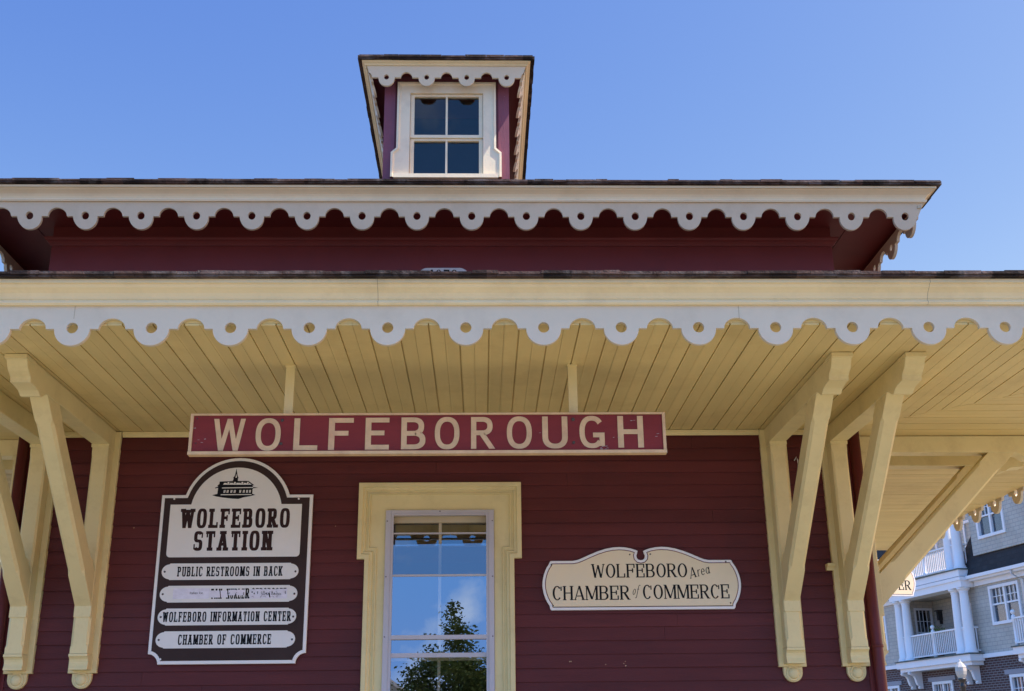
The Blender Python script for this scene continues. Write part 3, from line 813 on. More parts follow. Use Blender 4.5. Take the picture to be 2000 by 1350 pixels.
def glyph(ch, S):
    tv, th, sl, st, n, k, tn = S['tv'], S['th'], S['sl'], S['st'], S['n'], S['k'], S['thin']
    P = []; PI = math.pi
    def stem(x, t=tv, top=True, bot=True):
        q = rect(x, 0, x+t, 1)
        if sl:
            if bot: q.extend(rect(x-sl, 0, x+t+sl, st))
            if top: q.extend(rect(x-sl, 1-st, x+t+sl, 1))
        return q
    def tick(x, y0, y1):
        tt = min(tv*0.62, 0.10) if sl else 0
        return rect(x-tt, y0, x, y1) if sl else []
    w_ = k
    if ch == 'I': w_ = tv; P += stem(0)
    elif ch in 'EFL':
        w_ = k*0.92; P += stem(0)
        if ch != 'L':
            P += rect(tv, 1-th, w_, 1) + tick(w_, 0.70, 1-th)
            P += rect(tv, 0.5-th/2+0.02, w_*0.80, 0.5+th/2+0.02) + tick(w_*0.80, 0.36, 0.66)
        if ch != 'F': P += rect(tv, 0, w_, th) + tick(w_, th, 0.30)
    elif ch == 'T':
        w_ = k; P += stem(w_/2-tv/2, top=False) + rect(0, 1-th, w_, 1) + tick(tv*0.62 if sl else 0, 0.68, 1-th) + tick(w_, 0.68, 1-th)
    elif ch == 'H': P += stem(0) + stem(w_-tv) + rect(tv, 0.5-th/2, w_-tv, 0.5+th/2)
    elif ch == 'N': P += stem(0, tn if n == 2 else tv) + stem(w_-(tn if n == 2 else tv), tn if n == 2 else tv) + dia(tv*0.62, 1, w_-tv*0.62, 0, tv*(0.85 if n > 2.5 else 1.15))
    elif ch == 'M':
        w_ = k*1.28; P += stem(0, tn) + stem(w_-tv) + dia(tn*0.9, 1, w_/2, 0.05, tv*1.05) + dia(w_-tv*0.7, 1, w_/2, 0.05, tn*1.05)
    elif ch == 'A':
        w_ = k*1.08; P += dia(tn*0.5, 0, w_/2, 1, tn) + dia(w_-tv*0.5, 0, w_/2, 1, tv) + rect(w_*0.25, 0.25, w_*0.76, 0.25+th)
        if sl: P += rect(-sl*0.8, 0, tn+sl, st) + rect(w_-tv-sl, 0, w_+sl*0.8, st)
        if n > 2.5: P += rect(w_/2-tv*0.95, 1-st, w_/2+tv*0.95, 1)
    elif ch == 'W':
        w_ = k*1.42; q = w_/4
        P += dia(tv*0.5, 1, q+tv*0.12, 0, tv) + dia(2*q, 0.92 if sl else 1, q+tn*0.12, 0, tn) + dia(2*q, 0.92 if sl else 1, 3*q-tv*0.12, 0, tv) + dia(w_-tn*0.5, 1, 3*q-tn*0.12, 0, tn)
        if sl: P += rect(-sl*0.8, 1-st, tv+sl*0.9, 1) + rect(w_-tn-sl, 1-st, w_+sl*0.8, 1) + (rect(2*q-tv*0.8, 0.95-st, 2*q+tv*0.8, 0.95) if n > 2.5 else [])
    elif ch == 'O': w_ = k*1.08; P += arc(w_/2, 0.5, w_/2, 0.51, 0, 2*PI, tv, th, n, 40)
    elif ch == 'C':
        P += arc(w_/2, 0.5, w_/2, 0.51, R(42), R(318), tv, th, n, 40)
        if sl: P += rect(w_-0.09, 0.66, w_, 0.95) + (rect(w_-0.09, 0.10, w_, 0.32) if n > 2.5 else [])
    elif ch == 'G':
        w_ = k*1.08; P += arc(w_/2, 0.5, w_/2, 0.51, R(38), R(360-40), tv, th, n, 40) + rect(w_-tv, 0.06, w_, 0.48) + rect(w_*0.54, 0.48-th, w_-tv, 0.48)
    elif ch == 'U':
        w_ = k*1.0; ry = 0.36
        P += rect(0, ry, tv, 1) + rect(w_-tv, ry, w_, 1) + arc(w_/2, ry, w_/2, ry+0.01, PI, 2*PI, tv, th, n, 40)
        if sl: P += rect(-sl, 1-st, tv+sl, 1) + rect(w_-tv-sl, 1-st, w_+sl, 1)
    elif ch in 'BPR':
        w_ = k*0.98; P += stem(0, bot=True)
        m_ = 0.5
        t0 = m_-th/2 if ch != 'P' else 0.44
        ry = (1-t0)/2; xb = w_*0.50
        P += rect(tv, 1-th, xb, 1) + rect(tv, t0, xb, t0+th) + arc(xb, 1-ry, w_*0.94-xb, ry, -PI/2, PI/2, tv, th, n, 40)
        if ch == 'B':
            r3 = (m_+th/2)/2
            P += rect(tv, 0, xb, th) + arc(xb, r3, w_-xb, r3, -PI/2, PI/2, tv, th, n, 40)
        if ch == 'R':
            P += dia(xb*0.85+tv*0.1, m_, w_-tv*0.35, 0, tv*1.15)
            if sl: P += rect(w_-tv-sl*0.2, 0, w_+sl*1.3, st)
    elif ch == 'K':
        P += stem(0) + dia(tv*0.9, 0.42, w_-tn*0.4, 1, tn*1.2) + dia(w_*0.48, 0.58, w_-tv*0.5, 0, tv*1.15)
        if sl: P += rect(w_-tv*1.2, 0, w_+sl, st) + rect(w_-tv*1.2, 1-st, w_+sl, 1)
    elif ch == 'S':
        w_ = k*0.94; ry = 0.25+th/4
        P += arc(w_/2, 1-ry, w_/2, ry, R(28), R(270), tv*0.95, th, n, 40) + arc(w_/2, ry, w_/2, ry, R(90), R(-152), tv*0.95, th, n, 40)
        if sl: P += rect(w_-0.09, 0.66, w_, 0.93) + rect(0, 0.07, 0.09, 0.34)
    elif ch == '1': w_ = 0.35; P += stem(0.12, top=False) + dia(0.02, 0.82, 0.14, 1, 0.08)
    elif ch == '8': w_ = 0.55; P += arc(w_/2, 0.74, 0.23, 0.26, 0, 2*PI, 0.1, 0.06, 2, 30) + arc(w_/2, 0.26, w_/2, 0.27, 0, 2*PI, 0.11, 0.06, 2, 30)
    elif ch == '7': w_ = 0.52; P += rect(0, 0.88, w_, 1) + dia(w_-0.07, 0.9, 0.18, 0, 0.13)
    elif ch == '2': w_ = 0.52; P += arc(w_/2, 0.72, w_/2, 0.28, R(170), R(-40), 0.12, 0.07, 2, 30) + dia(w_-0.12, 0.58, 0.08, 0.08, 0.12) + rect(0, 0, w_, 0.11)
    elif ch == 'r': w_ = 0.36; P += rect(0.06, 0, 0.06+0.10, 0.62) + arc(0.30, 0.40, 0.20, 0.22, R(60), R(180), 0.08, 0.06, 2, 24) + rect(0, 0, 0.24, 0.035)
    elif ch == 'e': w_ = 0.46; P += arc(0.23, 0.31, 0.23, 0.31, R(0), R(320), 0.10, 0.05, 2, 36) + rect(0.06, 0.30, 0.44, 0.345)
    elif ch == 'a': w_ = 0.48; P += arc(0.21, 0.30, 0.21, 0.31, R(20), R(350), 0.09, 0.05, 2, 36) + rect(0.36, 0.02, 0.46, 0.62) + rect(0.36, 0, 0.52, 0.05)
    elif ch == 'o': w_ = 0.46; P += arc(0.23, 0.31, 0.23, 0.31, 0, 2*PI, 0.10, 0.05, 2, 36)
    elif ch == 'f': w_ = 0.34; P += rect(0.12, -0.22, 0.22, 0.80) + arc(0.32, 0.80, 0.20, 0.22, R(50), R(180), 0.09, 0.06, 2, 30) + rect(0, 0.55, 0.36, 0.60) + arc(0.06, -0.22, 0.16, 0.12, R(-150), R(0), 0.09, 0.06, 2, 24)
    elif ch == ' ': w_ = k*0.55
    return w_, P
LAY = [0.0]
def text(mb, s, style, x0, x1, z0, z1, y, shear=0.0, rot=0.0, gap=0.13, squash=None):
    S = STY[style]; x = 0; items = []
    for ch in s:
        w_, P = glyph(ch, S); items.append((x, P)); x += w_ + gap + 2*S['sl']*0.9
    tot = x - gap - 2*S['sl']*0.9
    sx, sz = (x1-x0)/tot, (z1-z0)
    ca, sa = math.cos(rot), math.sin(rot)
    for ox, P in items:
        for j, poly in enumerate(P):
            yy = y - 0.00012*(j % 7)
            vs = []
            for p in poly:
                px, pz = (ox+p[0])*sx + shear*p[1]*sz, p[1]*sz
                vs.append((x0 + px*ca - pz*sa, yy, z0 + px*sa + pz*ca))
            n_ = len(vs)
            ar = sum(vs[i][0]*vs[(i+1) % n_][2] - vs[(i+1) % n_][0]*vs[i][2] for i in range(n_))
            if ar < 0: vs = vs[::-1]
            mb.add(vs, [tuple(range(n_))])
def plate(outline, y0, y1, name, mat, parent, bev=0.0015, **pr):
    mb = MB(); mb.prism(ccw(outline), y0, y1, XZ, bev=bev)
    return mb.build(name, mat, parent, **pr)
def screws(pts, y, r_, name, mat, parent):
    for x, z_ in pts:
        mb = MB(); mb.lathe([(r_, 0.0), (r_, -0.0015), (r_*0.4, -0.003), (0.0004, -0.003)], (x, y, z_), 10, 'y'); mb.build(name, mat, parent)

# ---- hanging name board
NB = empty('station_name_board', (0, -1.75, 3.44), 0, label='long red hanging board lettered WOLFEBOROUGH in worn cream capitals', category='sign')
def loc(x, y, z_): return (x, y+1.75, z_-3.44)
mb = MB(); mb.box(-1.555, 1.487, 0.0, 0.035, 0.022, 0.262); bd = mb.build('board', BOARDRED, NB)
mb = MB()
mb.box(-1.575, 1.507, -0.022, 0.040, 0.0, 0.021); mb.box(-1.575, 1.507, -0.010, 0.040, 0.263, 0.275)
mb.box(-1.575, -1.556, -0.010, 0.040, 0.0215, 0.2625); mb.box(1.488, 1.507, -0.010, 0.040, 0.0215, 0.2625)
mb.build('edge_strip', BOARDCREAM, NB)
LT = [('W', -1.424, -1.22), ('O', -1.151, -0.99), ('L', -0.906, -0.751), ('F', -0.682, -0.522), ('E', -0.445, -0.291), ('B', -0.213, -0.056), ('O', 0.004, 0.164), ('R', 0.239, 0.388),
      ('O', 0.471, 0.634), ('U', 0.702, 0.867), ('G', 0.944, 1.107), ('H', 1.194, 1.361)]
for ch, a, b in LT:
    mb = MB(); t = (a+b)/2*0.004
    text(mb, ch, 'gothic', a, b, 0.034+t, 0.247+t, -0.003)
    mb.build('letter', BOARDCREAM, NB, recalc=False)
for x, z_, r_ in ((-0.985, 0.23, 0.010), (-0.985, 0.075, 0.010), (0.905, 0.23, 0.012), (0.905, 0.075, 0.010), (-1.535, 0.245, 0.005), (-1.53, 0.08, 0.004)):
    mb = MB(); mb.lathe([(r_, 0.0), (r_, -0.004), (r_*0.5, -0.007), (0.0005, -0.007)], (x, 0, z_), 12, 'y'); mb.build('bolt', SCREW, NB)
# chipped paint near the right-hand end
mb = MB()
rc = random.Random(3)
for cx_, cz_, n_ in ((1.10, 0.040, 10), (1.165, 0.11, 2), (1.28, 0.21, 2), (1.43, 0.12, 2), (-1.53, 0.19, 2), (-1.50, 0.095, 3), (0.70, 0.15, 1)):
    for i in range(n_):
        x = cx_ + rc.uniform(-0.035, 0.035); z_ = cz_ + rc.uniform(-0.012, 0.012); a = rc.uniform(0.003, 0.011); h = rc.uniform(0.001, 0.003)
        mb.add([(x-a, -0.0045, z_-h), (x+a, -0.0045, z_-h*0.3), (x+a*0.7, -0.0045, z_+h), (x-a*0.6, -0.0045, z_+h*0.7)], [(0, 1, 2, 3)])
mb.build('paint_chip', CHIP, NB, recalc=False)

for x in (-0.958, 0.913):
    mb = MB(); mb.box(x-0.029, x+0.029, 0.041, 0.066, 0.05, ZC-3.44-0.001); mb.box(x-0.033, x+0.033, 0.036, 0.10, ZC-3.44-0.012, ZC-3.44-0.0005)
    mb.build('hanger', CREAM, NB)

# ---- directory sign
DS = empty('directory_sign', (-1.603, -0.02, 2.26), 0, label='tall arched brown and white sign reading WOLFEBORO STATION with four white slats', category='sign')
cx0, cz0 = -1.603, 2.26
def arch_outline(hw, zb, zs, hc, zt, notch):
    """arched panel in absolute x, z: half width hw, bottom zb, shoulder zs, half chord hc, top zt, concave lower corners"""
    s = zt - zs; rr = (hc*hc + s*s)/(2*s); zc_ = zt - rr
    a0 = math.atan2(zs-zc_, hc)
    pts = []
    if notch > 0:
        pts += [(-hw+notch*math.sin(a), zb+notch*math.cos(a)) for a in [math.pi/2*i/8 for i in range(9)]]
        pts += [(hw-notch*math.cos(a), zb+notch*math.sin(a)) for a in [math.pi/2*i/8 for i in range(9)]]
    else:
        f = -notch
        pts += [(-hw+f-f*math.cos(a), zb+f-f*math.sin(a)) for a in [math.pi/2*i/6 for i in range(7)]]
        pts += [(hw-f+f*math.sin(a), zb+f-f*math.cos(a)) for a in [math.pi/2*i/6 for i in range(7)]]
    pts += [(hw, zs)]
    pts += [(rr*math.cos(a), zc_+rr*math.sin(a)) for a in [a0 + (math.pi-2*a0)*i/28 for i in range(29)]]
    pts += [(-hw, zs)]
    return [(p[0], p[1]-cz0) for p in pts]
o1 = ccw(arch_outline(0.588, 2.262, 3.543, 0.404, 3.838, 0.076))
plate(o1, 0.0, -0.028, 'border', SIGNEDGE, DS, 0.003)
plate(inset(o1, 0.025), -0.0281, -0.031, 'panel', SIGNBROWN, DS, 0.0005)
o2 = ccw(arch_outline(0.510, 3.057, 3.466, 0.350, 3.759, -0.028))
plate([(p[0]-0.004, p[1]) for p in o2], -0.0312, -0.0345, 'inset_panel', SIGNWHITE, DS, 0.0006)
mb = MB()
X = lambda a: a - cx0
text(mb, 'WOLFEBORO', 'slab', X(-2.026), X(-1.186), 3.281-cz0, 3.432-cz0, -0.0355, gap=0.07)
text(mb, 'STATION', 'slab', X(-1.914), X(-1.316), 3.105-cz0, 3.257-cz0, -0.0355, gap=0.07)
mb.build('lettering', SIGNTEXT, DS, recalc=False)
# the drawing of the station on the sign
E = MB(); Wt = MB()
k_ = 130/1950.0
sc_ = 0.00415*k_*1.0
def em(px, pz): return (-0.020 + (px-975)*0.000268, (3.5065 - cz0) + (1165-pz)*0.000272)
def poly(mbx, pts, y):
    v = [em(*p) for p in pts]; v = ccw(v)
    tri = tessellate_polygon([[Vector((p[0], p[1], 0)) for p in v]])
    vs = [(p[0], y, p[1]) for p in v]
    fs = []
    for t in tri:
        a, b, c_ = (v[i] for i in t)
        fs.append(tuple(t) if (b[0]-a[0])*(c_[1]-a[1])-(c_[0]-a[0])*(b[1]-a[1]) > 0 else tuple(reversed(t)))
    mbx.add(vs, fs)
poly(E, [(310, 1045), (460, 1010), (470, 830), (380, 850), (380, 830), (470, 790), (440, 770), (500, 720), (500, 650), (880, 635), (905, 560), (885, 545), (930, 480), (955, 350), (968, 265), (985, 350), (1010, 470),
         (1045, 545), (1030, 560), (1030, 635), (1340, 635), (1520, 760), (1470, 770), (1480, 810), (1640, 835), (1500, 850), (1475, 870), (1475, 1010), (1565, 1045), (1400, 1085), (1230, 1115), (1080, 1160), (900, 1150),
         (760, 1135), (600, 1115), (430, 1085)], -0.0356)
poly(Wt, [(610, 740), (640, 690), (1370, 690), (1440, 745)], -0.0361)
poly(Wt, [(580, 850), (590, 825), (1490, 815), (1490, 840)], -0.0361)
poly(Wt, [(550, 1048), (570, 1022), (1450, 1022), (1460, 1045)], -0.0361)
poly(Wt, [(955, 540), (970, 420), (1000, 535)], -0.0361)
for x in (635, 725, 835, 930, 1090, 1195, 1290, 1375):
    poly(Wt, [(x, 980), (x+8, 900), (x+60, 900), (x+50, 980)], -0.0361)
    poly(E, [(x+22, 981), (x+26, 899), (x+36, 899), (x+30, 981)], -0.0363)
for x in (760, 950, 1165, 1325):
    poly(E, [(x-110, 665), (x-30, 650), (x+40, 665), (x+40, 725), (x-20, 715)], -0.0363)
    poly(Wt, [(x+28*math.cos(a), 690+30*math.sin(a)) for a in [2*math.pi*i/12 for i in range(12)]], -0.0366)
eo = E.build('emblem', BLACK, DS, recalc=False)
Wt.build('emblem_highlight', SIGNWHITE, eo, recalc=False)
def slat_outline(zc_):
    hw_, hh_ = 0.521, 0.0625
    s = 0.062
    pts = []
    pts += [(-hw_+s, -hh_), (hw_-s, -hh_), (hw_-s+0.004, -hh_+0.006)]
    pts += [(hw_-s+s*math.cos(a), (hh_-0.006)*math.sin(a)) for a in [-math.pi/2+0.18+(math.pi-0.36)*i/12 for i in range(13)]]
    pts += [(hw_-s+0.004, hh_-0.006), (hw_-s, hh_), (-hw_+s, hh_), (-hw_+s-0.004, hh_-0.006)]
    pts += [(-hw_+s-s*math.cos(a), (hh_-0.006)*math.sin(a)) for a in [math.pi/2-0.18-(math.pi-0.36)*i/12 for i in range(13)]]
    pts += [(-hw_+s-0.004, -hh_+0.006)]
    return [(p[0]-0.016, p[1]+zc_) for p in pts]
slat_text = ['PUBLIC RESTROOMS IN BACK', None, 'WOLFEBORO INFORMATION CENTER', 'CHAMBER OF COMMERCE']
sx_ = [(-2.018, -1.222), None, (-2.100, -1.140), (-1.972, -1.278)]
for i, zc_ in enumerate((2.947, 2.778, 2.608, 2.440)):
    s_ = plate(slat_outline(zc_-cz0), -0.0312, -0.036, 'slat', SIGNWHITE, DS, 0.0008)
    screws([(-0.513, zc_-cz0), (0.482, zc_-cz0-0.004)], -0.036, 0.008, 'slat_screw', SCREW, s_)
    if slat_text[i]:
        mb = MB(); text(mb, slat_text[i], 'narrow', X(sx_[i][0]), X(sx_[i][1]), zc_-0.037-cz0, zc_+0.037-cz0, -0.0368, gap=0.10)
        mb.build('slat_lettering', BLACK, s_, recalc=False)
    else:
        zb = zc_-cz0
        mb = MB()
        # old black letters, most of them papered over: only tops, feet and one R still show
        text(mb, 'R', 'narrow', 0.112, 0.140, zb-0.037, zb+0.040, -0.0368)
        text(mb, 'TANDNURLE', 'narrow', -0.150, 0.104, zb-0.038, zb+0.038, -0.0368, gap=0.10)
        text(mb, 'OFBOROSTE', 'narrow', 0.158, 0.420, zb-0.030, zb+0.041, -0.0368, gap=0.10)
        mb.build('slat_lettering', BLACK, s_, recalc=False)
        for x0, x1, a, b in ((-0.435, -0.160, -0.036, 0.042), (-0.158, -0.02, -0.028, 0.024), (-0.019, 0.108, -0.012, 0.030), (0.146, 0.427, -0.038, 0.034)):
            mb = MB(); mb.box(x0, x1, -0.0374, -0.0365, zb+a, zb+b); mb.build('tape', TAPE, s_)
        def tiny(s, x, z_, size):
            cu = bpy.data.curves.new('small_print', 'FONT'); cu.body = s; cu.size = size
            ob = bpy.data.objects.new('small_print', cu); COL.objects.link(ob)
            bpy.context.view_layer.update()
            me = bpy.data.meshes.new_from_object(ob.evaluated_get(bpy.context.evaluated_depsgraph_get()))
            COL.objects.unlink(ob); bpy.data.objects.remove(ob)
            o = bpy.data.objects.new('small_print', me); COL.objects.link(o)
            me.materials.clear(); me.materials.append(BLACK)
            o.parent = s_; o.rotation_euler = (math.pi/2, 0, 0); o.location = (x, -0.0379, z_)
        tiny('Italian Ice', -0.310, zb-0.001, 0.026); tiny('and', -0.03, zb, 0.018); tiny('Jet Ski Rentals', 0.235, zb-0.012, 0.026)
screws([(-0.49, 3.512-cz0), (0.478, 3.508-cz0), (-0.49, 2.30-cz0), (0.50, 2.292-cz0)], -0.031, 0.008, 'panel_screw', SIGNEDGE, DS)

# ---- chamber sign
CS = empty('chamber_sign', (1.541, -0.02, 2.637), 0, label='wide cream scroll-edged sign reading WOLFEBORO Area CHAMBER of COMMERCE on the red wall', category='sign')
def scroll(scale_x=1.0):
    q = [(0.0, 0.377), (0.018, 0.381), (0.030, 0.393), (0.033, 0.412), (0.026, 0.432), (0.022, 0.449), (0.040, 0.457), (0.075, 0.469), (0.120, 0.477), (0.165, 0.480), (0.215, 0.477), (0.270, 0.467), (0.335, 0.447),
         (0.400, 0.421), (0.460, 0.394), (0.495, 0.381), (0.530, 0.375), (0.700, 0.375), (0.708, 0.368), (0.716, 0.350)]
    q += [(0.716 + 0.052*math.sin(math.pi*i/12)**0.8, 0.350 - 0.315*i/12) for i in range(1, 12)]
    q += [(0.716, 0.035), (0.712, 0.012), (0.702, 0.0)]
    left = [(-p[0], p[1]) for p in q[1:]][::-1]
    return ccw(q + left)
so_ = scroll()
plate(so_, 0.0, -0.022, 'border', SIGNEDGE, CS, 0.003)
i1 = inset(so_, 0.020); i2 = inset(so_, 0.026)
plate(i1, -0.0221, -0.0235, 'pinstripe', SIGNLINE, CS, 0.0003)
plate(i2, -0.0236, -0.025, 'panel', TAN, CS, 0.0003)
mb = MB(); X2 = lambda a: a-1.541; Z2 = lambda a: a-2.637
text(mb, 'WOLFEBORO', 'roman', X2(1.156), X2(1.896), Z2(2.880), Z2(2.985), -0.0258, gap=0.02)
text(mb, 'CHAMBER', 'roman', X2(0.850), X2(1.440), Z2(2.712), Z2(2.819), -0.0258, gap=0.03)
text(mb, 'COMMERCE', 'roman', X2(1.545), X2(2.212), Z2(2.716), Z2(2.823), -0.0258, gap=0.03)
text(mb, 'of', 'roman', X2(1.462), X2(1.506), Z2(2.748), Z2(2.822), -0.0258, shear=0.25, gap=0.06)
text(mb, 'Area', 'roman', X2(1.918), X2(2.078), Z2(2.868), Z2(2.948), -0.0258, shear=0.18, rot=R(15), gap=0.02)
mb.build('lettering', BLACK, CS, recalc=False)
screws([(-0.69, 0.035), (0.675, 0.045), (-0.695, 0.345), (0.66, 0.36), (-0.085, 0.42), (0.075, 0.422)], -0.025, 0.006, 'panel_screw', SCREW, CS)

# ---- date plaque on the frieze
DP = empty('date_plaque', (-0.012, 0.0, 5.295), 0, label='small white rounded plaque dated 1872 half hidden behind the canopy roof edge', category='plaque')
hw_, hh_ = 0.215, 0.19
po = [(-hw_, 0.0), (hw_, 0.0)] + [(hw_-0.08+0.08*math.cos(a), hh_-0.08+0.08*math.sin(a)) for a in [math.pi/2*i/8 for i in range(9)]] + [(-hw_+0.08+0.08*math.cos(a), hh_-0.08+0.08*math.sin(a)) for a in [math.pi/2+math.pi/2*i/8 for i in range(9)]]
plate(po, -0.001, -0.018, 'panel', PLAQUE, DP, 0.003)
mb = MB(); text(mb, '1872', 'roman', -0.115, 0.115, 0.055, 0.172, -0.0188, gap=0.06); mb.build('lettering', BLACK, DP, recalc=False)

# ------------------------------------------------------------------ post sign beyond the canopy
ES = empty('street_sign', (6.09, 8.3, 0), R(10), label='cream scroll sign ending in letters ER on a post beyond the canopy', category='sign')
mb = MB(); mb.box(-0.06, 0.06, 0.03, 0.15, 0, 4.25); mb.build('post', CASING, ES)
zo = 3.735
so2 = [(p[0]*1.0, p[1]*1.12+zo) for p in so_]
plate(so2, 0.02, -0.01, 'border', SIGNEDGE, ES, 0.003)
plate(inset(so2, 0.022), -0.0102, -0.0115, 'pinstripe', SIGNLINE, ES, 0.0003)
plate(inset(so2, 0.030), -0.0116, -0.013, 'panel', TAN, ES, 0.0003)
mb = MB()
text(mb, 'CENTER', 'roman', 0.03, 0.675, zo+0.090, zo+0.232, -0.0138, gap=0.05)
mb.build('lettering', BLACK, ES, recalc=False)

# ------------------------------------------------------------------ apartment building beyond
AP = empty('apartment_building', (18.7997, 35.2232, 0), math.atan2(-0.97879, 0.20486), label='grey shingled apartment house with white balconies over a brick ground floor', category='building')
# local x runs toward the camera along the facade, y into the building; u below is distance away = -x
WY = 0.65                     # wall plane
def ub(mb, u0, u1, y0, y1, z0, z1): mb.box(-u1, -u0, y0, y1, z0, z1)
def wall_rects(mb, u0, u1, z0, z1, holes, y0, y1):
    """wall between u0..u1, z0..z1 split into boxes round the openings"""
    us = sorted({u0, u1, *[h[0] for h in holes], *[h[1] for h in holes]})
    for a, b in zip(us, us[1:]):
        hs = sorted([(h[2], h[3]) for h in holes if h[0] < (a+b)/2 < h[1]])
        z_ = z0
        for h0, h1 in hs:
            if h0 > z_: ub(mb, a, b, y0, y1, z_, h0)
            z_ = h1
        if z_ < z1: ub(mb, a, b, y0, y1, z_, z1)
U0, U1 = -9.0, 13.0
mb = MB()
bw_holes = [(2.60, 3.97, 2.2, 3.97), (-2.60, -1.05, 2.2, 3.97), (6.5, 7.9, 2.2, 3.97)]
wall_rects(mb, U0, U1, 0, 4.66, bw_holes, WY, WY+0.3)
mb.build('brick_wall', BRICK, AP)
mb = MB()
rec = (0.75, 5.45, 4.85, 7.35)
w2 = [(-2.27, -0.52, 5.82, 7.22), (7.0, 7.9, 5.5, 6.95)]
RB = 2.05
wall_rects(mb, U0, U1, 4.82, 7.43, [rec] + w2, WY, WY+0.25)
ub(mb, 0.55, 5.70, RB, RB+0.2, 4.85, 11.0)            # back wall of the porches
ub(mb, 0.55, 0.75, WY+0.26, RB-0.001, 4.85, 7.4)
for a_, b_, c_, d_ in ((WY+0.26, 1.10, 4.85, 7.4), (1.95, RB-0.001, 4.85, 7.4), (1.10, 1.95, 7.12, 7.4), (WY, RB-0.001, 8.0, 11.0)): ub(mb, 5.45, 5.65, a_, b_, c_, d_)
mb.build('siding_wall', APTSIDE, AP)
mb = MB(); ub(mb, U0, U1, 7.0, 7.3, 0, 9); ub(mb, U0, U1, 2.6, 2.8, 0, 7.8); ub(mb, U0, U0+0.2, WY+0.3, 7, 0, 7.6); ub(mb, U1-0.2, U1, WY+0.3, 7, 0, 7.6); ub(mb, 0.56, 5.64, 0.05, RB, 7.405, 7.44)
mb.build('inner_wall', APTSIDE, AP)
mb = MB()
ub(mb, U0, 0.28, WY-0.10, WY+0.05, 4.665, 4.815); ub(mb, 5.52, U1, WY-0.10, WY+0.05, 4.665, 4.815); ub(mb, 0.281, 5.519, WY-0.02, WY+0.05, 4.665, 4.815)
ub(mb, U0, 0.22, WY-0.32, WY+0.1, 7.52, 7.70); ub(mb, U0, 0.22, WY-0.10, WY+0.05, 7.34, 7.515)
ub(mb, 5.58, U1, WY-0.32, WY+0.1, 7.52, 7.70); ub(mb, 5.58, U1, WY-0.10, WY+0.05, 7.34, 7.515)
mb.build('cornice', APTWHITE, AP)
mb = MB()
mb.tube([(2.45, WY-0.36, 7.62), (2.45, WY-0.36, 7.45), (2.62, WY-0.09, 7.22), (2.62, WY-0.09, 5.0)], 0.05, 10)
mb.box(-0.22, -U0, WY-0.44, WY-0.325, 7.60, 7.72)
mb.build('gutter', APTWHITE, AP)
# mansard
mb = MB()
mp_ = [(WY-0.32, 7.71), (WY+1.15, 11.6), (WY+5, 12.0), (WY+5, 7.71)]
mb.prism(mp_, U0, -0.5, lambda u, v, w_: (-w_, u, v))
mb.prism(mp_, 5.8, U1, lambda u, v, w_: (-w_, u, v))
vs = [(0.5, WY-0.32, 7.71), (-1.34, WY-0.32, 7.71), (0.45, WY+1.15, 11.6), (0.5, WY+1.15, 11.6), (0.5, WY+5, 7.71), (-1.34, WY+5, 7.71), (0.45, WY+5, 12.0), (0.5, WY+5, 12.0)]
mb.add(vs, [(0, 1, 2, 3), (1, 5, 6, 2), (2, 6, 7, 3)])
mb.build('mansard_roof', APTROOF, AP)
mb = MB()
wall_rects(mb, -6.5, -0.02, 8.47, 11.2, [(-2.18, -0.54, 9.04, 10.6)], WY-0.12, WY+0.1)
ub(mb, -0.22, -0.02, WY+0.101, WY+1.6, 8.47, 11.2)
dm = mb.build('dormer_wall', APTSIDE, AP)
mb = MB(); ub(mb, -6.8, 0.2, WY-0.4, WY+2, 11.2, 11.5); mb.build('dormer_roof', APTROOF, dm)
def apt_window(u0, u1, z0, z1, y, lintel=False, muntin=True):
    mb = MB(); t = 0.11
    frame(mb, -u1-0.02, -u0+0.02, z0-0.02, z1+0.02, t, y-0.05, y+0.12)
    mid = -(u0+u1)/2; zm = z0 + (z1-z0)*0.52
    mb.box(mid-0.05, mid+0.05, y-0.02, y+0.1, z0+t-0.02, z1-t+0.02)
    for a, b in ((-u1+t-0.02, mid-0.051), (mid+0.051, -u0-t+0.02)):
        mb.box(a, b, y+0.0, y+0.09, zm-0.03, zm+0.03)
        if muntin:
            for q in (1, 2): mb.box(a+(b-a)*q/3-0.012, a+(b-a)*q/3+0.012, y+0.02, y+0.06, zm+0.031, z1-t+0.019)
            mb.box(a, b, y+0.021, y+0.059, (zm+z1)/2-0.06, (zm+z1)/2-0.036)
    fr_ = mb.build('window', APTWHITE, AP)
    mb = MB(); mb.box(-u1+0.02, -u0-0.02, y+0.065, y+0.075, z0+0.02, z1-0.02); mb.build('pane', PANE3, fr_)
    mb = MB(); mb.box(-u1-0.02, -u0+0.02, y+0.5, y+0.52, z0-0.1, z1+0.1); mb.build('dark_backing', DARKROOM, fr_)  # near-black sheet, its colour stands for the shade of the room inside
    if lintel:
        mb = MB(); mb.box(-u1-0.25, -u0+0.25, y-0.06, y+0.1, z1+0.03, z1+0.20); mb.build('lintel', APTLINT, fr_)
APTLINT = paint('lintel_stone', (0.30, 0.30, 0.33), 0.7, 0.06)
for h in bw_holes: apt_window(*h, WY, lintel=True)
for h in w2: apt_window(*h, WY)
apt_window(-2.18, -0.54, 9.04, 10.6, WY-0.12)
apt_window(1.5, 2.7, 4.95, 7.0, RB-0.02)
apt_window(1.4, 2.5, 8.3, 10.3, RB-0.02, muntin=False)
apt_window(3.3, 4.6, 8.3, 10.3, RB-0.02, muntin=False)
mb = MB()                                                # window in the end wall of the porch
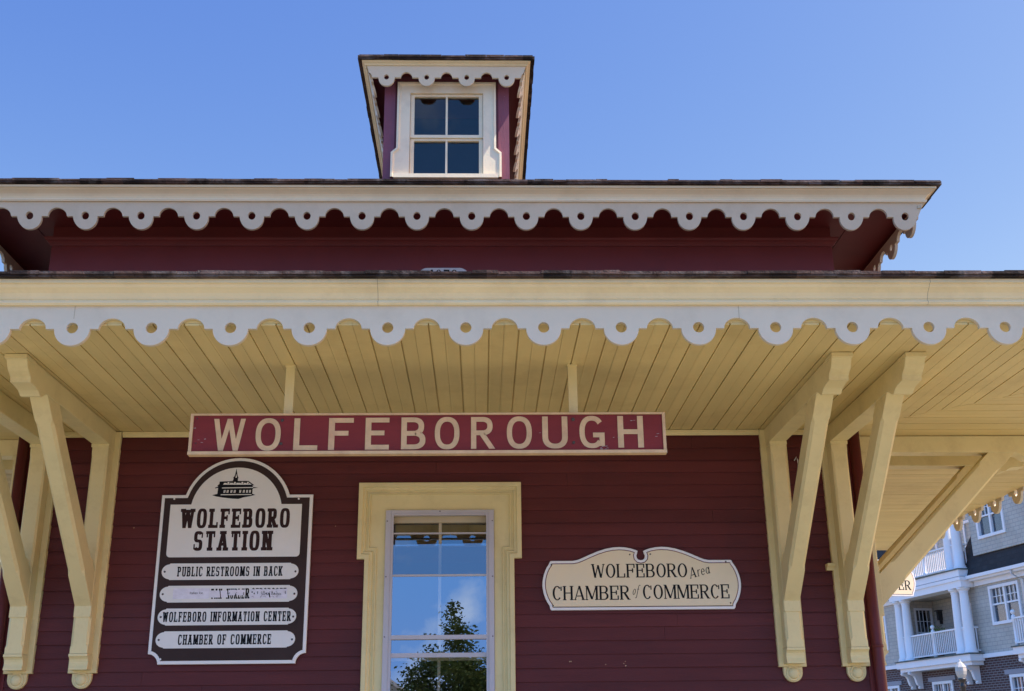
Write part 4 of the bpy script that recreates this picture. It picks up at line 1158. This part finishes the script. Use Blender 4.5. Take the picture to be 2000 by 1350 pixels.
for y0, y1, z0, z1 in ((1.10, 1.18, 5.1, 7.11), (1.87, 1.95, 5.1, 7.11), (1.181, 1.869, 7.02, 7.11), (1.181, 1.869, 6.05, 6.11), (1.181, 1.869, 5.1, 5.18)): mb.box(-5.52, -5.42, y0, y1, z0, z1)
for i in (1, 2, 3): mb.box(-5.50, -5.46, 1.18+0.172*i-0.01, 1.18+0.172*i+0.01, 6.111, 7.019)
mb.box(-5.50, -5.461, 1.19, 1.86, 6.55, 6.57)
pw_ = mb.build('porch_window', APTWHITE, AP)
mb = MB(); mb.box(-5.495, -5.485, 1.182, 1.868, 5.12, 7.05); mb.build('pane', PANE3, pw_)
mb = MB(); mb.box(-5.9, -5.88, 1.0, 2.04, 4.9, 7.3); mb.build('dark_backing', DARKROOM, pw_)  # dark sheet painted as the unlit interior behind the porch glass
mb = MB(); mb.box(-4.97, -4.83, RB-0.20, RB-0.001, 6.55, 6.92); mb.box(-5.02, -4.78, RB-0.25, RB-0.001, 6.921, 6.97); mb.box(-4.93, -4.87, RB-0.12, RB-0.001, 6.40, 6.549); mb.build('wall_lantern', BLACKMETAL, AP)

COLP = [(0.26, 0), (0.26, 0.06), (0.22, 0.08), (0.235, 0.13), (0.20, 0.16), (0.20, 0.9), (0.165, 2.24), (0.165, 2.26), (0.19, 2.28), (0.17, 2.30), (0.17, 2.33), (0.23, 2.39), (0.25, 2.40), (0.25, 2.46)]
def railing(parent, u0, u1, z0, y, axis='u'):
    mb = MB()
    def bx(a, b, ya, yb, za, zb):
        if axis == 'u': ub(mb, a, b, ya, yb, za, zb)
        else: mb.box(ya, yb, a, b, za, zb)
    bx(u0, u1, y-0.045, y+0.045, z0+0.95, z0+1.01); bx(u0, u1, y-0.035, y+0.035, z0+0.10, z0+0.15)
    n_ = max(2, int((u1-u0)/0.125))
    for i in range(n_):
        a = u0 + (i+0.5)*(u1-u0)/n_
        bx(a-0.019, a+0.019, y-0.019, y+0.019, z0+0.151, z0+0.949)
    return mb.build('railing', APTWHITE, parent)
def finial_post(mb, x, y, z0):
    mb.lathe([(0.07, 0), (0.07, 0.2), (0.055, 0.22), (0.055, 0.85), (0.075, 0.87), (0.075, 1.05), (0.06, 1.07), (0.03, 1.09), (0.035, 1.11)] + [(0.085*math.sin(a), 1.19-0.085*math.cos(a)) for a in [0.45+(math.pi-0.46)*i/8 for i in range(9)]], (x, y, z0), 14)
def balcony(z0, cols=True, u0=0.30, u1=5.50, consoles=True, far_cols=True):
    mb = MB()
    ub(mb, u0, u1, 0.0, WY-0.02, z0-0.28, z0-0.03); ub(mb, u0+0.1, u1-0.1, 0.10, WY-0.03, z0-0.42, z0-0.281)
    bal = mb.build('balcony', APTWHITE, AP)
    mb = MB(); ub(mb, u0-0.04, u1+0.04, -0.05, WY-0.01, z0-0.029, z0+0.012); mb.build('deck', DECKM, bal)
    if cols:
        for u in (u0+0.25, u0+0.80, u1-0.80, u1-0.25):
            mb = MB(); mb.lathe(COLP, (-u, 0.27, z0+0.013), 20); mb.build('column', APTWHITE, bal)
        railing(bal, u0+1.03, u1-1.03, z0, 0.24); railing(bal, u0+0.46, u0+0.60, z0, 0.24); railing(bal, u1-0.60, u1-0.46, z0, 0.24)
        railing(bal, 0.5, WY, z0, 0, 'y') if False else None
        mb = MB()
        for uu in (u0+0.22, u1-0.22):
            mb.box(-uu-0.045, -uu+0.045, 0.45, WY, z0+0.95, z0+1.01); mb.box(-uu-0.035, -uu+0.035, 0.45, WY, z0+0.10, z0+0.15)
            mb.box(-uu-0.019, -uu+0.019, 0.54, 0.578, z0+0.151, z0+0.949)
        mb.build('railing', APTWHITE, bal)
        mb = MB(); finial_post(mb, -(u0+u1)/2, 0.24, z0+0.013); mb.build('finial_post', APTWHITE, bal)
        mb = MB(); ub(mb, u0-0.02, u1+0.02, 0.02, WY-0.02, z0+2.475, z0+2.73); ub(mb, u0-0.06, u1+0.06, -0.03, WY-0.02, z0+2.731, z0+2.86); mb.build('beam', APTWHITE, bal)
    else:
        railing(bal, u0+0.05, u1-0.05, z0, 0.12)
        mb = MB(); finial_post(mb, -(u1-0.12), 0.12, z0+0.013); mb.build('finial_post', APTWHITE, bal)
        mb = MB(); uu = u1-0.12
        mb.box(-uu-0.045, -uu+0.045, 0.2, WY-0.01, z0+0.95, z0+1.01); mb.box(-uu-0.035, -uu+0.035, 0.2, WY, z0+0.10, z0+0.15)
        for i in range(3): mb.box(-uu-0.019, -uu+0.019, 0.26+i*0.125, 0.298+i*0.125, z0+0.151, z0+0.949)
        mb.build('railing', APTWHITE, bal)
    if consoles:
        prof = [(WY-0.01, z0-0.425), (0.10, z0-0.425), (0.06, z0-0.46), (0.075, z0-0.52), (0.13, z0-0.55), (0.20, z0-0.555), (0.28, z0-0.60), (0.33, z0-0.68), (0.36, z0-0.80), (0.41, z0-0.94), (0.50, z0-0.99), (0.46, z0-1.04), (0.49, z0-1.09), (WY-0.01, z0-1.09)]
        for u in (u0+0.50, u0+1.05, u1-0.75, u1-0.20):
            mb = MB(); mb.prism(prof, -u-0.07, -u+0.07, lambda a, b, w_: (w_, a, b)); mb.build('console', APTWHITE, bal)
DECKM = paint('deck_edge', (0.10, 0.12, 0.11), 0.7, 0.1)
balcony(4.85)
balcony(8.02, consoles=False)
balcony(4.88, cols=False, u0=-7.5, u1=-2.30, consoles=True)

mb = MB()
rp = random.Random(11)
PP = empty('potted_plant', AP.matrix_basis @ Vector((-3.0, 0.55, 4.865)) if False else (0, 0, 0), 0, label='yellow green potted plant behind the apartment balcony railing', category='plant')
rot = Matrix.Rotation(math.atan2(-0.97879, 0.20486), 3, 'Z')
PP.location = Vector((18.7997, 35.2232, 0)) + rot @ Vector((-3.35, 0.75, 4.865))
mb.lathe([(0.12, 0), (0.18, 0.34), (0.20, 0.34), (0.20, 0.40), (0.17, 0.40), (0.16, 0.36)], (0, 0, 0), 16); mb.build('pot', TERRA, PP)
mb = MB()
for i in range(420):
    d = Vector((rp.gauss(0, 1), rp.gauss(0, 1), rp.gauss(0, 0.8))).normalized()*rp.uniform(0.1, 0.42)
    p = Vector((0, 0, 0.95)) + d
    a = Vector((rp.gauss(0, 1), rp.gauss(0, 1), rp.gauss(0, 1))).normalized(); b = a.orthogonal().normalized(); s = rp.uniform(0.03, 0.06)
    mb.add([p-a*s, p+b*s*0.6, p+a*s, p-b*s*0.6], [(0, 1, 2, 3)])
PLANTM = paint('plant_leaf', (0.16, 0.20, 0.035), 0.6, 0.4, (5, 5, 5), 0, 5)
mb.build('leaves', PLANTM, PP, recalc=False)

# ------------------------------------------------------------------ street lamp
LP = empty('street_lamp', (11.56, 18.81, 0), 0, label='black street lamp with pale faceted lantern before the brick wall', category='street lamp')
mb = MB()
mb.lathe([(0.16, 0), (0.16, 0.3), (0.10, 0.4), (0.075, 0.5), (0.055, 2.85), (0.07, 2.87), (0.07, 2.93), (0.05, 2.96), (0.06, 3.0), (0.10, 3.04), (0.10, 3.07)], (0, 0, 0), 18)
mb.build('post', BLACKMETAL, LP)
mb = MB()
mb.lathe([(0.085, 3.071), (0.125, 3.16), (0.14, 3.24), (0.135, 3.32)], (0, 0, 0), 8, smooth=False); mb.build('lantern', LAMPGLASS, LP)
mb = MB(); mb.lathe([(0.14, 3.321), (0.125, 3.345), (0.07, 3.42), (0.03, 3.455), (0.02, 3.49), (0.004, 3.51)], (0, 0, 0), 8, smooth=False); mb.build('lantern_cap', LAMPGLASS, LP)

# ------------------------------------------------------------------ across the street (seen mirrored in the window)
def tree(x, y, crowns, n, seed, label, mat, trunk_h, leaf=0.30):
    rg = random.Random(seed)
    T = empty('tree', (x, y, 0), 0, label=label, category='tree', group='trees across the street')
    mb = MB(); mb.tube([(0, 0, -0.1), (0.05, 0, trunk_h*0.5), (0, 0.05, trunk_h), (0.1, 0, trunk_h*1.9)], [0.28, 0.22, 0.17, 0.05], 10)
    for k in range(7):
        a = rg.uniform(0, 6.28); h = trunk_h*rg.uniform(0.7, 1.6)
        mb.tube([(0, 0, h), (0.9*math.cos(a), 0.9*math.sin(a), h+0.8), (1.7*math.cos(a), 1.7*math.sin(a), h+1.8)], [0.10, 0.07, 0.02], 7)
    mb.build('trunk', BARK, T)
    mb = MB()
    tot = sum(c_[3]*c_[3]*c_[4] for c_ in crowns)
    for cx_, cy_, cz_, rx, rz in crowns:
        cl = []
        for j in range(26):
            d = Vector((rg.gauss(0, 1), rg.gauss(0, 1), rg.gauss(0, 1))).normalized()*rg.uniform(0.45, 1.0)
            cl.append(Vector((cx_+d.x*rx, cy_+d.y*rx, cz_+d.z*rz)))
        for j in range(int(n*rx*rx*rz/tot)):
            c0 = rg.choice(cl); d = Vector((rg.gauss(0, 1), rg.gauss(0, 1), rg.gauss(0, 1)))*0.20
            p = c0 + Vector((d.x*rx, d.y*rx, d.z*rz*0.9))
            a = Vector((rg.gauss(0, 1), rg.gauss(0, 1), rg.gauss(0, 0.5))).normalized(); b = a.orthogonal().normalized(); s = leaf*rg.uniform(0.5, 1.0)
            mb.add([p-a*s, p+b*s*0.55, p+a*s, p-b*s*0.55], [(0, 1, 2, 3)])
    mb.build('crown', mat, T, recalc=False)
tree(-0.9, -40, [(0.0, 0, 6.45, 0.50, 0.80), (0.05, 0, 5.6, 1.0, 0.75), (0.1, 0, 4.6, 1.75, 1.0), (1.7, 0, 4.2, 1.5, 1.0), (-1.0, 0, 3.5, 1.6, 1.2), (0.6, 0, 3.0, 2.2, 1.1)], 26000, 4, 'tall pointed green tree across the street mirrored in the facade window', FOLI, 1.9, 0.10)
tree(2.6, -47, [(0, 0, 3.4, 2.4, 1.3), (0.9, 0, 2.5, 2.4, 1.4)], 12000, 9, 'broad dark green tree across the street behind the pointed tree', FOLI2, 1.8, 0.13)

HO = empty('white_house', (-4.6, -52, 0), 0, label='white gabled house across the street mirrored low in the facade window', category='house')
mb = MB(); mb.box(-2.4, 2.4, -3, 3, 0, 3.3); mb.prism([(-2.4, 3.3), (2.4, 3.3), (0, 5.4)], -3, 3, lambda u, v, w_: (u, w_, v)); mb.build('wall', HOUSEWHITE, HO)
mb = MB()
for sx in (-1, 1): mb.prism([(sx*2.8, 2.99), (0, 5.44), (0, 5.64), (sx*2.8, 3.19)], -3.3, 3.3, lambda u, v, w_: (u, w_, v))
mb.build('roof', APTROOF, HO)
mb = MB()
for sx in (-1, 1): mb.prism([(sx*2.8, 2.97), (0, 5.42), (0, 5.66), (sx*2.8, 3.21)], 3.301, 3.36, lambda u, v, w_: (u, w_, v))
mb.build('bargeboard', SIGNEDGE, HO)
mb = MB(); frame(mb, -0.5, 0.5, 3.2, 4.3, 0.1, 3.0, 3.06); wn_ = mb.build('window', SIGNEDGE, HO)
mb = MB(); mb.box(-0.4, 0.4, 3.005, 3.02, 3.3, 4.2); mb.build('pane', PANE3, wn_)
